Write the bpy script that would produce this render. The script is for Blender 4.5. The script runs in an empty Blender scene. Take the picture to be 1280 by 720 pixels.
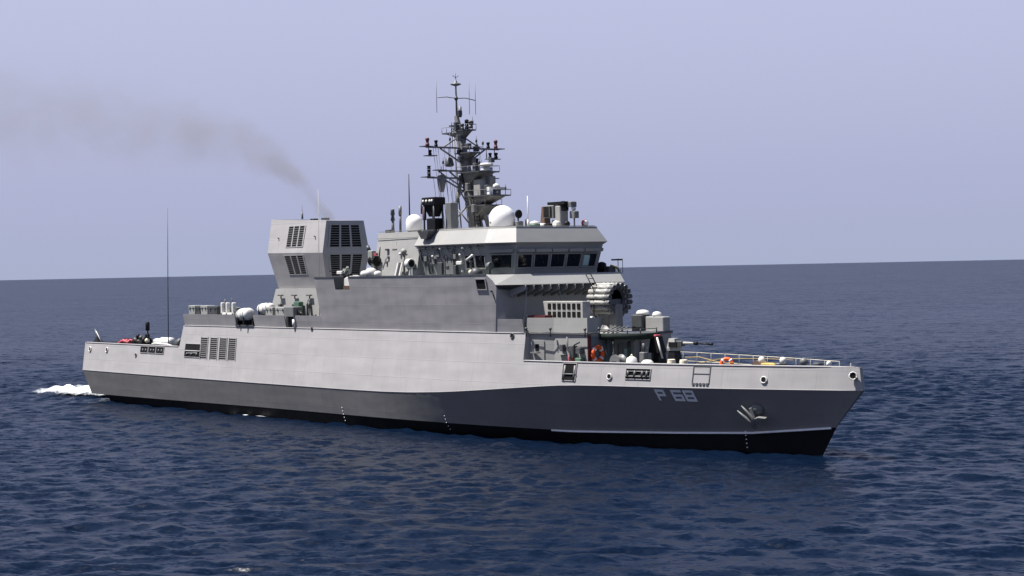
import bpy, math, random
import numpy as np
from mathutils import Vector, Matrix
R = math.radians
SC = bpy.context.scene
COL = SC.collection

# ------------------------------------------------------------------ camera, world, sun, exposure
YAW, PITCH, ROLL = -0.8709, -0.0109, -0.0203
cd = bpy.data.cameras.new('camera')
cam = bpy.data.objects.new('camera', cd); COL.objects.link(cam)
d = Vector((math.sin(YAW)*math.cos(PITCH), math.cos(YAW)*math.cos(PITCH), math.sin(PITCH)))
r0 = d.cross(Vector((0, 0, 1))).normalized(); u0 = r0.cross(d)
r = math.cos(ROLL)*r0 + math.sin(ROLL)*u0
u = -math.sin(ROLL)*r0 + math.cos(ROLL)*u0
M4 = Matrix((r, u, -d)).transposed().to_4x4()
M4.translation = Vector((96.239, -71.803, 10.209))
cam.matrix_world = M4
cd.sensor_width = 36; cd.lens = 36*2200/1280; cd.clip_end = 60000; cd.clip_start = 1
SC.camera = cam

SUNV = Vector((-0.25, -0.34, 0.905)).normalized()      # towards the sun
w = bpy.data.worlds.new('World'); SC.world = w; w.use_nodes = True
nt = w.node_tree; nt.nodes.clear()
def wn(t): return nt.nodes.new(t)
sky = wn('ShaderNodeTexSky'); sky.sky_type = 'NISHITA'; sky.sun_disc = False
sky.sun_elevation = math.asin(SUNV.z); sky.sun_rotation = math.atan2(SUNV.x, SUNV.y)
sky.dust_density = 6; sky.air_density = 1.2
bgs = wn('ShaderNodeBackground'); bgs.inputs['Strength'].default_value = 0.07
nt.links.new(sky.outputs[0], bgs.inputs['Color'])
tcw = wn('ShaderNodeTexCoord'); sxw = wn('ShaderNodeSeparateXYZ'); nt.links.new(tcw.outputs['Generated'], sxw.inputs[0])
rmp = wn('ShaderNodeValToRGB'); nt.links.new(sxw.outputs['Z'], rmp.inputs[0])
e = rmp.color_ramp.elements
e[0].position = 0.0; e[0].color = (0.430, 0.480, 0.665, 1)
e[1].position = 0.17; e[1].color = (0.515, 0.545, 0.770, 1)
x = e.new(0.05); x.color = (0.450, 0.480, 0.705, 1)
x = e.new(0.34); x.color = (0.225, 0.295, 0.535, 1)
x = e.new(0.60); x.color = (0.10, 0.16, 0.36, 1)
x = e.new(1.0); x.color = (0.10, 0.15, 0.33, 1)
bgh = wn('ShaderNodeBackground'); bgh.inputs['Strength'].default_value = 0.555
# sky dimmed slightly behind the camera, added to cut fill on the bow
dotn = wn('ShaderNodeVectorMath'); dotn.operation = 'DOT_PRODUCT'; nt.links.new(tcw.outputs['Generated'], dotn.inputs[0]); dotn.inputs[1].default_value = (-0.76, 0.64, 0)
mrw = wn('ShaderNodeMapRange'); mrw.inputs[1].default_value = -0.5; mrw.inputs[2].default_value = 0.75; mrw.inputs[3].default_value = 0.88; mrw.inputs[4].default_value = 1.0
nt.links.new(dotn.outputs['Value'], mrw.inputs[0])
scw = wn('ShaderNodeVectorMath'); scw.operation = 'SCALE'; nt.links.new(rmp.outputs[0], scw.inputs[0]); nt.links.new(mrw.outputs[0], scw.inputs['Scale'])
nt.links.new(scw.outputs[0], bgh.inputs['Color'])
mxw = wn('ShaderNodeMixShader'); mxw.inputs[0].default_value = 0.85
nt.links.new(bgs.outputs[0], mxw.inputs[1]); nt.links.new(bgh.outputs[0], mxw.inputs[2])
ow = wn('ShaderNodeOutputWorld'); nt.links.new(mxw.outputs[0], ow.inputs['Surface'])
sl = bpy.data.lights.new('sun', 'SUN'); sl.energy = 5.0; sl.angle = R(0.5); sl.color = (1.0, 0.965, 0.93)
so = bpy.data.objects.new('sun', sl); COL.objects.link(so)
so.rotation_euler = SUNV.to_track_quat('Z', 'Y').to_euler(); so.location = (0, 0, 60)
SC.view_settings.view_transform = 'Standard'; SC.view_settings.look = 'None'
SC.view_settings.exposure = 0.95; SC.view_settings.gamma = 1.0
SC.view_settings.use_curve_mapping = False
SC.cycles.volume_max_steps = 256

# ------------------------------------------------------------------ materials
class NT:
    def __init__(s, name):
        s.m = bpy.data.materials.new(name); s.m.use_nodes = True
        s.t = s.m.node_tree; s.t.nodes.clear()
        s.out = s.n('ShaderNodeOutputMaterial')
    def n(s, t, **kw):
        a = s.t.nodes.new(t)
        for k, v in kw.items(): setattr(a, k, v)
        return a
    def l(s, a, b): s.t.links.new(a, b)
    def math(s, op, a, b=None, c=None, clamp=False):
        n = s.n('ShaderNodeMath', operation=op); n.use_clamp = clamp
        for i, v in enumerate((a, b, c)):
            if v is None: continue
            if isinstance(v, (int, float)): n.inputs[i].default_value = v
            else: s.l(v, n.inputs[i])
        return n.outputs[0]
    def noise(s, vec, scale, detail=4, rough=.55):
        n = s.n('ShaderNodeTexNoise'); n.inputs['Scale'].default_value = scale
        n.inputs['Detail'].default_value = detail; n.inputs['Roughness'].default_value = rough
        s.l(vec, n.inputs['Vector']); return n.outputs['Fac']
    def mapping(s, vec, scale=(1, 1, 1), rot=(0, 0, 0)):
        n = s.n('ShaderNodeMapping'); n.inputs['Scale'].default_value = scale
        n.inputs['Rotation'].default_value = rot
        s.l(vec, n.inputs['Vector']); return n.outputs[0]
    def mr(s, v, a, b, c, e, smooth=False):
        n = s.n('ShaderNodeMapRange'); n.clamp = True
        if smooth: n.interpolation_type = 'SMOOTHSTEP'
        s.l(v, n.inputs[0])
        for i, q in enumerate((a, b, c, e)): n.inputs[i+1].default_value = q
        return n.outputs[0]
    def mix(s, f, a, b):
        n = s.n('ShaderNodeMix', data_type='RGBA')
        if isinstance(f, (int, float)): n.inputs[0].default_value = f
        else: s.l(f, n.inputs[0])
        for i, v in ((6, a), (7, b)):
            if isinstance(v, (tuple, list)): n.inputs[i].default_value = (*v[:3], 1)
            else: s.l(v, n.inputs[i])
        return n.outputs[2]

def simple(name, col, rough=.5, var=.12, metal=0., scale=3.0, bump=0.0):
    N = NT(name); tc = N.n('ShaderNodeTexCoord'); p = N.n('ShaderNodeBsdfPrincipled')
    f = N.noise(tc.outputs['Object'], scale, 5)
    f = N.mr(f, .3, .7, 0, 1)
    c = N.mix(f, tuple(k*(1-var) for k in col), tuple(min(1, k*(1+var)) for k in col))
    N.l(c, p.inputs['Base Color']); p.inputs['Roughness'].default_value = rough
    p.inputs['Metallic'].default_value = metal
    if max(col) < .03 and rough > .2: p.inputs['Specular IOR Level'].default_value = .12
    if bump:
        b = N.n('ShaderNodeBump'); b.inputs['Strength'].default_value = bump; b.inputs['Distance'].default_value = .03
        N.l(N.noise(tc.outputs['Object'], scale*6, 4), b.inputs['Height']); N.l(b.outputs[0], p.inputs['Normal'])
    N.l(p.outputs[0], N.out.inputs[0]); return N.m

def hull_paint(name, col, grime=.25, dent=.5):
    """naval grey on steel plate: patchy fading, run-off streaks, plates pulled in between the frames, weld seams"""
    N = NT(name); tc = N.n('ShaderNodeTexCoord'); P = tc.outputs['Object']; p = N.n('ShaderNodeBsdfPrincipled')
    big = N.mr(N.noise(P, .35, 4, .6), .35, .68, 0, 1)
    fine = N.mr(N.noise(P, 3.0, 5, .6), .3, .7, 0, 1)
    st = N.noise(N.mapping(P, (3.2, 3.2, .22)), 1.0, 5, .65)
    streak = N.mr(st, .56, .74, 0, 1)
    hz = N.mr(N.noise(N.mapping(P, (.16, .16, 2.0)), 1.0, 4, .6), .55, .75, 0, 1)
    c = N.mix(big, tuple(k*.94 for k in col), tuple(k*1.05 for k in col))
    c = N.mix(N.math('MULTIPLY', fine, .16), c, tuple(k*.86 for k in col))
    c = N.mix(N.math('MULTIPLY', streak, grime), c, (col[0]*.60, col[1]*.57, col[2]*.53))
    c = N.mix(N.math('MULTIPLY', hz, grime*.6), c, tuple(k*.8 for k in col))
    # touched-up panels
    br = N.n('ShaderNodeTexBrick'); br.offset = .5
    mp = N.n('ShaderNodeCombineXYZ'); sp = N.n('ShaderNodeSeparateXYZ'); N.l(P, sp.inputs[0])
    N.l(N.math('ADD', sp.outputs['X'], N.math('MULTIPLY', sp.outputs['Y'], .0)), mp.inputs[0]); N.l(sp.outputs['Z'], mp.inputs[1])
    N.l(mp.outputs[0], br.inputs['Vector'])
    br.inputs['Color1'].default_value = (0, 0, 0, 1); br.inputs['Color2'].default_value = (1, 1, 1, 1); br.inputs['Mortar'].default_value = (.5, .5, .5, 1)
    br.inputs['Scale'].default_value = 1.0; br.inputs['Brick Width'].default_value = 2.6; br.inputs['Row Height'].default_value = 1.15
    br.inputs['Mortar Size'].default_value = .012
    c = N.mix(N.math('MULTIPLY', br.outputs['Color'], .11), c, tuple(k*.6 for k in col))
    c = N.mix(N.math('MULTIPLY', br.outputs['Fac'], .22), c, tuple(k*.6 for k in col))
    N.l(c, p.inputs['Base Color'])
    p.inputs['Roughness'].default_value = .5; p.inputs['Specular IOR Level'].default_value = .25
    # dents: noise plus frames every 0.6 m
    fr = N.math('SINE', N.math('MULTIPLY', sp.outputs['X'], 2*math.pi/1.2))
    fz = N.math('SINE', N.math('MULTIPLY', sp.outputs['Z'], 2*math.pi/1.0))
    amp = N.noise(P, .5, 3)
    h = N.math('MULTIPLY', N.math('ADD', fr, N.math('MULTIPLY', fz, .25)), N.math('MULTIPLY', amp, .22))
    h = N.math('ADD', h, N.math('MULTIPLY', N.noise(N.mapping(P, (.6, .6, 1.4)), .75, 1, .4), 1.0))
    h = N.math('ADD', h, N.math('MULTIPLY', br.outputs['Fac'], .30))
    b = N.n('ShaderNodeBump'); b.inputs['Strength'].default_value = dent; b.inputs['Distance'].default_value = .075
    N.l(h, b.inputs['Height']); N.l(b.outputs[0], p.inputs['Normal'])
    N.l(p.outputs[0], N.out.inputs[0]); return N.m

MAT = {
 'lower': hull_paint('lower_hull_shade_darkened_grey', (.190, .187, .182), .20, .30),  # naval grey darkened: the colour carries the shade under the flare
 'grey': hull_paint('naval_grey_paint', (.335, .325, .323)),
 'upper': hull_paint('upperworks_grey_paint', (.305, .303, .288), .18, .22),
 'boot': simple('black_boot_topping', (.007, .007, .008), .6, .25, scale=1.5),
 'deck': simple('deck_green_grey', (.085, .105, .095), .8, .2),
 'dark': simple('dark_grey_metal', (.055, .058, .062), .5, .25),
 'mid': simple('mid_grey_metal', (.14, .142, .14), .5, .15),
 'radome': simple('radome_white', (.78, .77, .74), .35, .03),
 'mastgrey': simple('mast_grey_metal', (.155, .152, .142), .5, .2),
 'black': simple('black_metal', (.014, .014, .015), .4, .2),
 'void': simple('dark_opening', (.010, .010, .011), .9, .2),
 'glass': simple('dark_window_glass', (.008, .010, .012), .06, .1),
 'white': simple('white_paint', (.62, .61, .57), .4, .05, bump=.1),
 'cream': simple('cream_canvas', (.66, .60, .46), .8, .12, bump=.3),
 'sage': simple('sage_grey_paint', (.25, .265, .24), .6, .12),
 'green': simple('dark_green_paint', (.06, .12, .08), .5, .2),
 'canvas': simple('black_green_canvas', (.020, .028, .024), .85, .25, bump=.3),
 'orange': simple('orange_lifebuoy_plastic', (.80, .10, .012), .5, .08),
 'red': simple('red_paint', (.085, .010, .014), .55, .15),
 'pink': simple('faded_red_plastic', (.40, .06, .08), .6, .2, bump=.3),
 'blue': simple('blue_grey_paint', (.13, .165, .20), .55, .1),
 'yellow': simple('yellow_paint', (.46, .31, .06), .55, .15),
 'brown': simple('rust_brown_metal', (.11, .065, .045), .6, .3),
 'number': simple('pale_grey_number_paint', (.80, .80, .80), .55, .08),
 'tube': simple('pale_grey_launcher_paint', (.33, .325, .30), .5, .15),
 'teal': simple('pale_teal_curtain', (.40, .55, .52), .7, .1),
 'wire': simple('rigging_wire', (.20, .20, .20), .5, .1),
}

# ------------------------------------------------------------------ mesh helper
class MB:
    def __init__(s): s.v, s.f, s.mi, s.sm, s.mats = [], [], [], [], []
    def m(s, mat):
        if mat not in s.mats: s.mats.append(mat)
        return s.mats.index(mat)
    def add(s, vs, fs, mat, smooth=False):
        o = len(s.v); s.v += [tuple(p) for p in vs]; k = s.m(mat)
        for f in fs: s.f.append([o+i for i in f]); s.mi.append(k); s.sm.append(smooth)
        return s
    def box(s, x0, x1, y0, y1, z0, z1, mat):
        vs = [(x0,y0,z0),(x1,y0,z0),(x1,y1,z0),(x0,y1,z0),(x0,y0,z1),(x1,y0,z1),(x1,y1,z1),(x0,y1,z1)]
        return s.add(vs, [(3,2,1,0),(4,5,6,7),(0,1,5,4),(1,2,6,5),(2,3,7,6),(3,0,4,7)], mat)
    def bbox(s, x0, x1, y0, y1, z0, z1, mat, b=.04):
        """box with bevelled vertical and top edges"""
        def ring(i, z): return [(x0+i+b,y0+i,z),(x1-i-b,y0+i,z),(x1-i,y0+i+b,z),(x1-i,y1-i-b,z),(x1-i-b,y1-i,z),(x0+i+b,y1-i,z),(x0+i,y1-i-b,z),(x0+i,y0+i+b,z)]
        return s.rings([ring(0,z0), ring(0,z1-b), ring(b,z1)], mat)
    def rings(s, rs, mat, caps=True, smooth=False, mats=None):
        n = len(rs[0]); vs = [p for q in rs for p in q]
        for k in range(len(rs)-1):
            fs = [(k*n+i, k*n+(i+1) % n, (k+1)*n+(i+1) % n, (k+1)*n+i) for i in range(n)]
            if k == 0: base = len(s.v); s.v += [tuple(p) for p in vs]
            kk = s.m(mats[k] if mats else mat)
            for f in fs: s.f.append([base+i for i in f]); s.mi.append(kk); s.sm.append(smooth)
        if caps:
            kk = s.m(mat)
            s.f.append([base+i for i in range(n)][::-1]); s.mi.append(kk); s.sm.append(False)
            s.f.append([base+(len(rs)-1)*n+i for i in range(n)]); s.mi.append(kk); s.sm.append(False)
        return s
    def cyl(s, p0, p1, r0, mat, r1=None, n=10, smooth=True, caps=True):
        r1 = r0 if r1 is None else r1
        p0, p1 = Vector(p0), Vector(p1); a = (p1-p0).normalized()
        b = a.orthogonal().normalized(); c = a.cross(b)
        rs = [[p+rr*(math.cos(t)*b+math.sin(t)*c) for t in [2*math.pi*i/n for i in range(n)]] for p, rr in ((p0, r0), (p1, r1))]
        return s.rings(rs, mat, caps, smooth)
    def tube(s, pts, rad, mat, n=6, closed=False):
        pts = [Vector(p) for p in pts]; N = len(pts); rs = []
        for i, p in enumerate(pts):
            if closed: t = pts[(i+1) % N]-pts[i-1]
            else: t = pts[min(i+1, N-1)]-pts[max(i-1, 0)]
            t.normalize()
            up = Vector((0, 0, 1)) if abs(t.z) < .9 else Vector((1, 0, 0))
            b = t.cross(up).normalized(); c = b.cross(t)
            rr = rad[i] if isinstance(rad, (list, tuple)) else rad
            rs.append([p+rr*(math.cos(2*math.pi*k/n)*b+math.sin(2*math.pi*k/n)*c) for k in range(n)])
        if closed: rs.append(rs[0])
        return s.rings(rs, mat, not closed, True)
    def lathe(s, prof, c, mat, n=20, axis='Z', smooth=True):
        c = Vector(c); rs = []
        for rr, h in prof:
            ring = []
            for i in range(n):
                t = 2*math.pi*i/n; a, b = rr*math.cos(t), rr*math.sin(t)
                ring.append(c+Vector({'Z': (a, b, h), 'X': (h, a, b), 'Y': (b, h, a)}[axis]))
            rs.append(ring)
        return s.rings(rs, mat, True, smooth)
    def dome(s, c, rad, mat, wall=.5, n=24):
        prof = [(rad*.86, 0), (rad*.95, .04*rad), (rad, .12*rad), (rad, wall*rad)]
        prof += [(rad*math.cos(t), wall*rad+rad*math.sin(t)) for t in [R(a) for a in range(10, 90, 10)]] + [(.02, wall*rad+rad)]
        return s.lathe(prof, c, mat, n)
    def ball(s, c, rad, mat, n=12, sz=1.0):
        return s.lathe([(max(.004, rad*math.sin(R(a))), -rad*sz*math.cos(R(a))) for a in range(0, 181, 15)], c, mat, n)
    def plate(s, pts, mat, th=.05, nrm=None):
        """solid plate: a polygon thickened along -normal"""
        pts = [Vector(p) for p in pts]
        if nrm is None: nrm = (pts[1]-pts[0]).cross(pts[2]-pts[0]).normalized()
        return s.rings([[p-nrm*th for p in pts], pts], mat)
    def build(s, name, parent=None, loc=None):
        me = bpy.data.meshes.new(name); me.from_pydata(s.v, [], s.f); me.update()
        for k in s.mats: me.materials.append(MAT[k])
        me.polygons.foreach_set('material_index', s.mi); me.polygons.foreach_set('use_smooth', s.sm)
        me.validate()
        import bmesh
        b = bmesh.new(); b.from_mesh(me); bmesh.ops.recalc_face_normals(b, faces=b.faces); b.to_mesh(me); b.free()
        o = bpy.data.objects.new(name, me); COL.objects.link(o)
        if parent: o.parent = parent
        if loc: o.location = loc
        return o

def tag(o, label, cat, group=None, kind=None):
    if label: o['label'] = label
    if cat: o['category'] = cat
    if group: o['group'] = group
    if kind: o['kind'] = kind
    return o
def empty(name, loc=(0, 0, 0)):
    o = bpy.data.objects.new(name, None); COL.objects.link(o); o.location = loc; o.empty_display_size = .5; return o

rnd = random.Random(7)

# ------------------------------------------------------------------ sea
rs_ = np.random.RandomState(5)
NW = 110
lam = np.exp(rs_.uniform(math.log(.7), math.log(9.0), NW))
th = R(128) + rs_.normal(0, .60, NW)                      # waves run along this bearing
kx, ky = 2*np.pi/lam*np.cos(th), 2*np.pi/lam*np.sin(th)
ph = rs_.uniform(0, 6.28, NW)
am = 0.0080*lam**0.60*np.exp(-(lam/3.8)**2)+.0010*lam*np.exp(-(lam/7.0)**2)
def wave(x, y, sp=None):
    x = np.asarray(x, float); y = np.asarray(y, float); z = np.zeros_like(x)
    for i in range(NW):
        a = am[i]
        if sp is not None: a = a*np.clip((lam[i]/sp-2.0)/2.0, 0, 1)
        z += a*np.sin(kx[i]*x+ky[i]*y+ph[i])
    # wind patches make rougher and smoother areas
    g = .90+.12*np.sin(x*.045+y*.03+1)+.10*np.sin(x*-.021+y*.06)
    return z*g
def axis(lo, hi, st, far, glo, ghi):
    a = list(np.arange(lo, hi, st)); s = st
    while a[-1] < far: s *= ghi; a.append(a[-1]+s)
    s = st; bk_ = [a[0]]
    while bk_[-1] > -far: s *= glo; bk_.append(bk_[-1]-s)
    return np.array(bk_[:0:-1]+a)
# finest around the ship, coarsening slowly into the distance (west and north) and quickly elsewhere
ax, ay = axis(-64, 82, .27, 15000, 1.011, 1.15), axis(-58, 50, .27, 15000, 1.15, 1.011)
X, Y = np.meshgrid(ax, ay, indexing='ij')
spx = np.gradient(ax)[:, None]*np.ones_like(X); spy = np.gradient(ay)[None, :]*np.ones_like(X)
Z = wave(X, Y, np.maximum(spx, spy))
nx_, ny_ = X.shape
co = np.stack([X, Y, Z], -1).reshape(-1, 3).astype(np.float32)
idx = np.arange(nx_*ny_).reshape(nx_, ny_)
q = np.stack([idx[:-1, :-1], idx[1:, :-1], idx[1:, 1:], idx[:-1, 1:]], -1).reshape(-1, 4)
me = bpy.data.meshes.new('sea'); me.vertices.add(len(co)); me.vertices.foreach_set('co', co.ravel())
me.loops.add(q.size); me.loops.foreach_set('vertex_index', q.ravel().astype(np.int32))
me.polygons.add(len(q)); me.polygons.foreach_set('loop_start', np.arange(0, q.size, 4, dtype=np.int32))
me.polygons.foreach_set('use_smooth', np.ones(len(q), bool)); me.update(calc_edges=True)
sea = bpy.data.objects.new('sea', me); COL.objects.link(sea); sea['kind'] = 'structure'
N = NT('sea_water'); tc = N.n('ShaderNodeTexCoord'); P = tc.outputs['Object']; p = N.n('ShaderNodeBsdfPrincipled')
p.inputs['IOR'].default_value = 1.19; p.inputs['Roughness'].default_value = .30
big = N.mr(N.noise(P, .012, 3), .35, .65, 0, 1)
p.inputs['Specular IOR Level'].default_value = .5
N.l(N.mix(big, (.0011, .0047, .0140), (.0017, .0061, .0178)), p.inputs['Base Color'])
# ripples too small for the mesh: slopes straight from vector noise, so that they keep their spread at any distance
def slopes(scale, k, stretch):
    q_ = N.mapping(N.mapping(P, (1, 1, 1), (0, 0, -R(128))), (1.0, stretch, 1))
    n_ = N.n('ShaderNodeTexNoise'); n_.inputs['Scale'].default_value = scale; n_.inputs['Detail'].default_value = 3; n_.inputs['Roughness'].default_value = .6
    N.l(q_, n_.inputs['Vector'])
    a_ = N.n('ShaderNodeVectorMath', operation='SUBTRACT'); N.l(n_.outputs['Color'], a_.inputs[0]); a_.inputs[1].default_value = (.5, .5, .5)
    m_ = N.n('ShaderNodeVectorMath', operation='MULTIPLY'); N.l(a_.outputs[0], m_.inputs[0]); m_.inputs[1].default_value = (k, k, 0)
    return m_.outputs[0]
def vadd(a_, b_):
    n_ = N.n('ShaderNodeVectorMath', operation='ADD'); N.l(a_, n_.inputs[0]); N.l(b_, n_.inputs[1]); return n_.outputs[0]
patch = N.mr(N.noise(N.mapping(P, (.02, .012, 1)), 1.0, 3), .35, .65, .75, 1.15)
sv = vadd(vadd(vadd(slopes(.5, .6, .45), slopes(1.7, 1.35, .45)), slopes(5.5, 1.05, .55)), slopes(.16, .25, .4))
ps_ = N.n('ShaderNodeVectorMath', operation='SCALE'); N.l(sv, ps_.inputs[0]); N.l(patch, ps_.inputs['Scale'])
ge = N.n('ShaderNodeNewGeometry')
nn_ = N.n('ShaderNodeVectorMath', operation='NORMALIZE'); N.l(vadd(ge.outputs['Normal'], ps_.outputs[0]), nn_.inputs[0])
N.l(nn_.outputs[0], p.inputs['Normal']); N.l(p.outputs[0], N.out.inputs[0])
me.materials.append(N.m)

# ------------------------------------------------------------------ hull lines (metres; bow +X, starboard -Y, sea level z = 0)
def tab(T, x):
    if x <= T[0][0]: return T[0][1]
    for (a, b), (c, e_) in zip(T, T[1:]):
        if x <= c: return b+(e_-b)*(x-a)/(c-a)
    return T[-1][1]
def bk(X):
    if X < -10: return 5.25-0.4*((-10-X)/28.8)**2
    if X < 8: return 5.25
    t = (X-8)/30.8
    return max(.1, 5.25*max(0., 1-t**2.2)+0.10*t)
ZK = [(-39, 2.52), (0, 2.45), (4, 2.47), (7, 2.54), (10, 2.68), (12, 2.81), (14, 2.96), (17.3, 3.22), (20, 3.42), (21.7, 3.49), (24, 3.52), (27, 3.53), (38.8, 3.6)]
def zk(X): return tab(ZK, X)
def hull_y(X, z): return max(.06, bk(X)-.18*(z-zk(X)))
def zboot(X): return tab([(-39, .55), (-12, .70), (20, .70), (27, .92), (32, 1.13), (36.9, 1.60)], X)
def bboot(X):
    def mid(x):
        k = min(1, max(0, (x-1)/27)); return bk(x)-.40-1.2*k*k*(3-2*k)
    if X < 26: return mid(X)
    f = (X-26)/10.95; return max(.05, mid(26)*(1-.95*f-.05*f**3))
def bwl(X):
    if X < -2: return bk(X)-.62-.15*max(0, (-20-X)/15)
    t = min(1, (X+2)/37.95); return max(.04, 4.62*(1-t**1.85))
ZS = 4.78
def HP(X, z, out=0.):                         # a point on the starboard side above the knuckle, and "out" metres off it
    e1 = .01
    dydx = (hull_y(X+.05, z)-hull_y(X-.05, z))/.1
    n = Vector((dydx*-1*-1, -1, .18)); n = Vector((-dydx, -1, -(-.18)))
    n = Vector((-dydx, -1, 0)); n.z = .18; n.normalize()
    return Vector((X, -hull_y(X, z), z))+n*out

ship = empty('warship')
tag(ship, 'long grey naval patrol ship numbered P68 under way on the dark blue sea', 'warship')

NS = 90
us = [i/NS for i in range(NS+1)]
def lev(Xa, Xf, fb, fz):
    L = []
    for t in us:
        t2 = t if t < .6 else 1-(1-t)*(1-.25*(t-.6)/.4)
        X = Xa+(Xf-Xa)*t2; L.append((X, fb(X), fz(X)))
    return L
L_keel = lev(-33, 34.0, lambda X: .05, lambda X: -2.2)
L_bil = lev(-34, 34.9, lambda X: bwl(X)*.72, lambda X: -1.3)
L_wl = lev(-35.3, 35.95, bwl, lambda X: 0.)
L_bt = lev(-35.6, 36.95, lambda X: bboot(X)-.01, zboot)
L_b2 = lev(-38.2, 36.95, bboot, lambda X: zboot(X)+.01)
L_kn = lev(-39.05, 38.78, bk, zk)
L_sh = lev(-39.25, 38.66, lambda X: hull_y(X, ZS)+.06*max(0, (X-36)/2.5), lambda X: ZS)
hb = MB()
PORT_LOW = 20
for sgn in (-1, 1):
    Ls = [L_keel, L_bil, L_wl, L_bt, L_b2, L_kn, L_sh]
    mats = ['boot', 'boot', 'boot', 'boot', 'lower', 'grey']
    for k in range(6):
        vs, fs = [], []
        for i in range(NS+1):
            for Lv in (Ls[k], Ls[k+1]):
                Xp, yp, zp = Lv[i]
                if Lv is L_sh and sgn == 1 and Xp > PORT_LOW and Xp < 37.6:
                    zp = 3.95; yp = hull_y(Xp, zp)
                vs.append((Xp, sgn*yp, zp))
        fs = [(2*i, 2*i+2, 2*i+3, 2*i+1) for i in range(NS)]
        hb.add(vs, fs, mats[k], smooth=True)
    # bulwark inside
    vs = []
    for i in range(NS+1):
        Xp, yp, zp = L_sh[i]
        if sgn == 1 and Xp > PORT_LOW and Xp < 37.6: zp = 3.95; yp = hull_y(Xp, zp)
        yi = max(.01, yp-.12)
        vs += [(Xp, sgn*yp, zp), (min(Xp, 38.3), sgn*yi, zp), (min(Xp, 38.25), sgn*max(.01, yi), 3.6)]
    fs = []
    for i in range(NS): a = 3*i; fs += [(a, a+3, a+4, a+1), (a+1, a+4, a+5, a+2)]
    hb.add(vs, fs, 'grey')
# transom and stem closing faces
for i, mat_ in ((0, 'grey'), (NS, 'grey')):
    Ls = [L_keel, L_bil, L_wl, L_bt, L_b2, L_kn, L_sh]
    for k in range(6):
        a, b_ = Ls[k][i], Ls[k+1][i]
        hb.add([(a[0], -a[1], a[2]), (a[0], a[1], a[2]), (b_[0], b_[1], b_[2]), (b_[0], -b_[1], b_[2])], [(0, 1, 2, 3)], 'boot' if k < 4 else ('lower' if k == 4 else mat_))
# raised side shell amidships (z 4.78 to 6.4)
XA, XF, ZU = -23.0, 17.35, 6.40
xs = [XA+.27, -22.5]+[-22+i*1.0 for i in range(0, 39)]+[17.0, XF-.05]
for sgn in (-1, 1):
    vs = []
    for i, xx in enumerate(xs):
        xb = xx-.22 if i == 0 else (xx+.05 if i == len(xs)-1 else xx)
        vs += [(xb, sgn*hull_y(xb, ZS), ZS), (xx, sgn*hull_y(xx, ZU), ZU)]
    hb.add(vs, [(2*i, 2*i+2, 2*i+3, 2*i+1) for i in range(len(xs)-1)], 'grey', True)
for xb, xt in ((XA+.05, XA+.27), (XF, XF-.05)):
    hb.add([(xb, -hull_y(xb, ZS)+.1, 3.6), (xb, hull_y(xb, ZS)-.1, 3.6), (xb, hull_y(xb, ZS), ZS), (xt, hull_y(xt, ZU), ZU), (xt, -hull_y(xt, ZU), ZU), (xb, -hull_y(xb, ZS), ZS)], [(0, 1, 2, 3, 4, 5)], 'grey')
hull = hb.build('hull', ship)
hull['label'] = 'grey steel hull with a black bottom and a dark flared lower side'

# decks
dk = MB()
def deck_poly(x0, x1, z, n=24, inset=.08):
    s1 = [(x0+(x1-x0)*i/n) for i in range(n+1)]
    return [(a, -max(.02, hull_y(a, z)-inset), z) for a in s1]+[(a, max(.02, hull_y(a, z)-inset), z) for a in s1[::-1]]
def deck(m, x0, x1, z, mat='deck'):
    P_ = deck_poly(x0, x1, z); n = len(P_)//2
    m.add(P_, [(i, i+1, 2*n-2-i, 2*n-1-i) for i in range(n-1)], mat)
deck(dk, -39.0, XA+.1, 3.75); deck(dk, XF, 38.0, 3.72); deck(dk, XA+.3, XF-.08, 6.38)
dk.build('deck', ship)

def strip(pts, offs, mat, m):
    """a moulding: rectangular section swept along points of the starboard side; offs = (out, dz) corners"""
    rs = [[p_+n_*o+Vector((0, 0, dz)) for o, dz in offs] for p_, n_ in pts]
    m.rings(rs, mat, True, True)
# spray rail along the boot topping forward
sr = MB()
pts = []
for i in range(40):
    xx = 18.5+(36.7-18.5)*i/39
    y_ = bboot(xx); pts.append((Vector((xx, -y_, zboot(xx))), Vector((.35, -1, 0)).normalized()))
wv = [.02+.11*min(1, i/6) for i in range(40)]
sr.rings([[p_+n_*-.05+Vector((0, 0, .05)), p_+n_*(w_)+Vector((0, 0, .02)), p_+n_*(w_)+Vector((0, 0, -.06)), p_+n_*-.05+Vector((0, 0, -.10))] for (p_, n_), w_ in zip(pts, wv)], 'number')
sr.build('spray_rail', hull)
# rubbing strake on the line where the dark bulwark meets the hull
rb = MB()
pts = [(Vector((xx, -hull_y(xx, ZU), ZU)), Vector((0, -1, 0))) for xx in [-22.6+i*39.8/40 for i in range(41)]]
strip(pts, [(-.05, .03), (.035, .02), (.035, -.03), (-.05, -.03)], 'grey', rb)
rb.build('rubbing_strake', hull)
# knuckle bead
kb = MB()
pts = [(Vector((xx, -bk(xx), zk(xx))), Vector((0, -1, 0))) for xx in [-38.9+i*77.4/90 for i in range(91)]]
strip(pts, [(-.05, .04), (.012, .015), (.012, -.015), (-.05, -.04)], 'grey', kb)
kb.build('knuckle_bead', hull)
# bulwark capping
for a, b_ in ((-39.15, -23.1), (17.4, 38.3)):
    pts = [(Vector((xx, -hull_y(xx, ZS), ZS)), Vector((0, -1, 0))) for xx in [a+i*(b_-a)/30 for i in range(31)]]
    bc = MB(); strip(pts, [(-.16, .05), (.03, .05), (.03, -.03), (-.16, -.03)], 'grey', bc); bc.build('bulwark_capping', hull)

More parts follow.
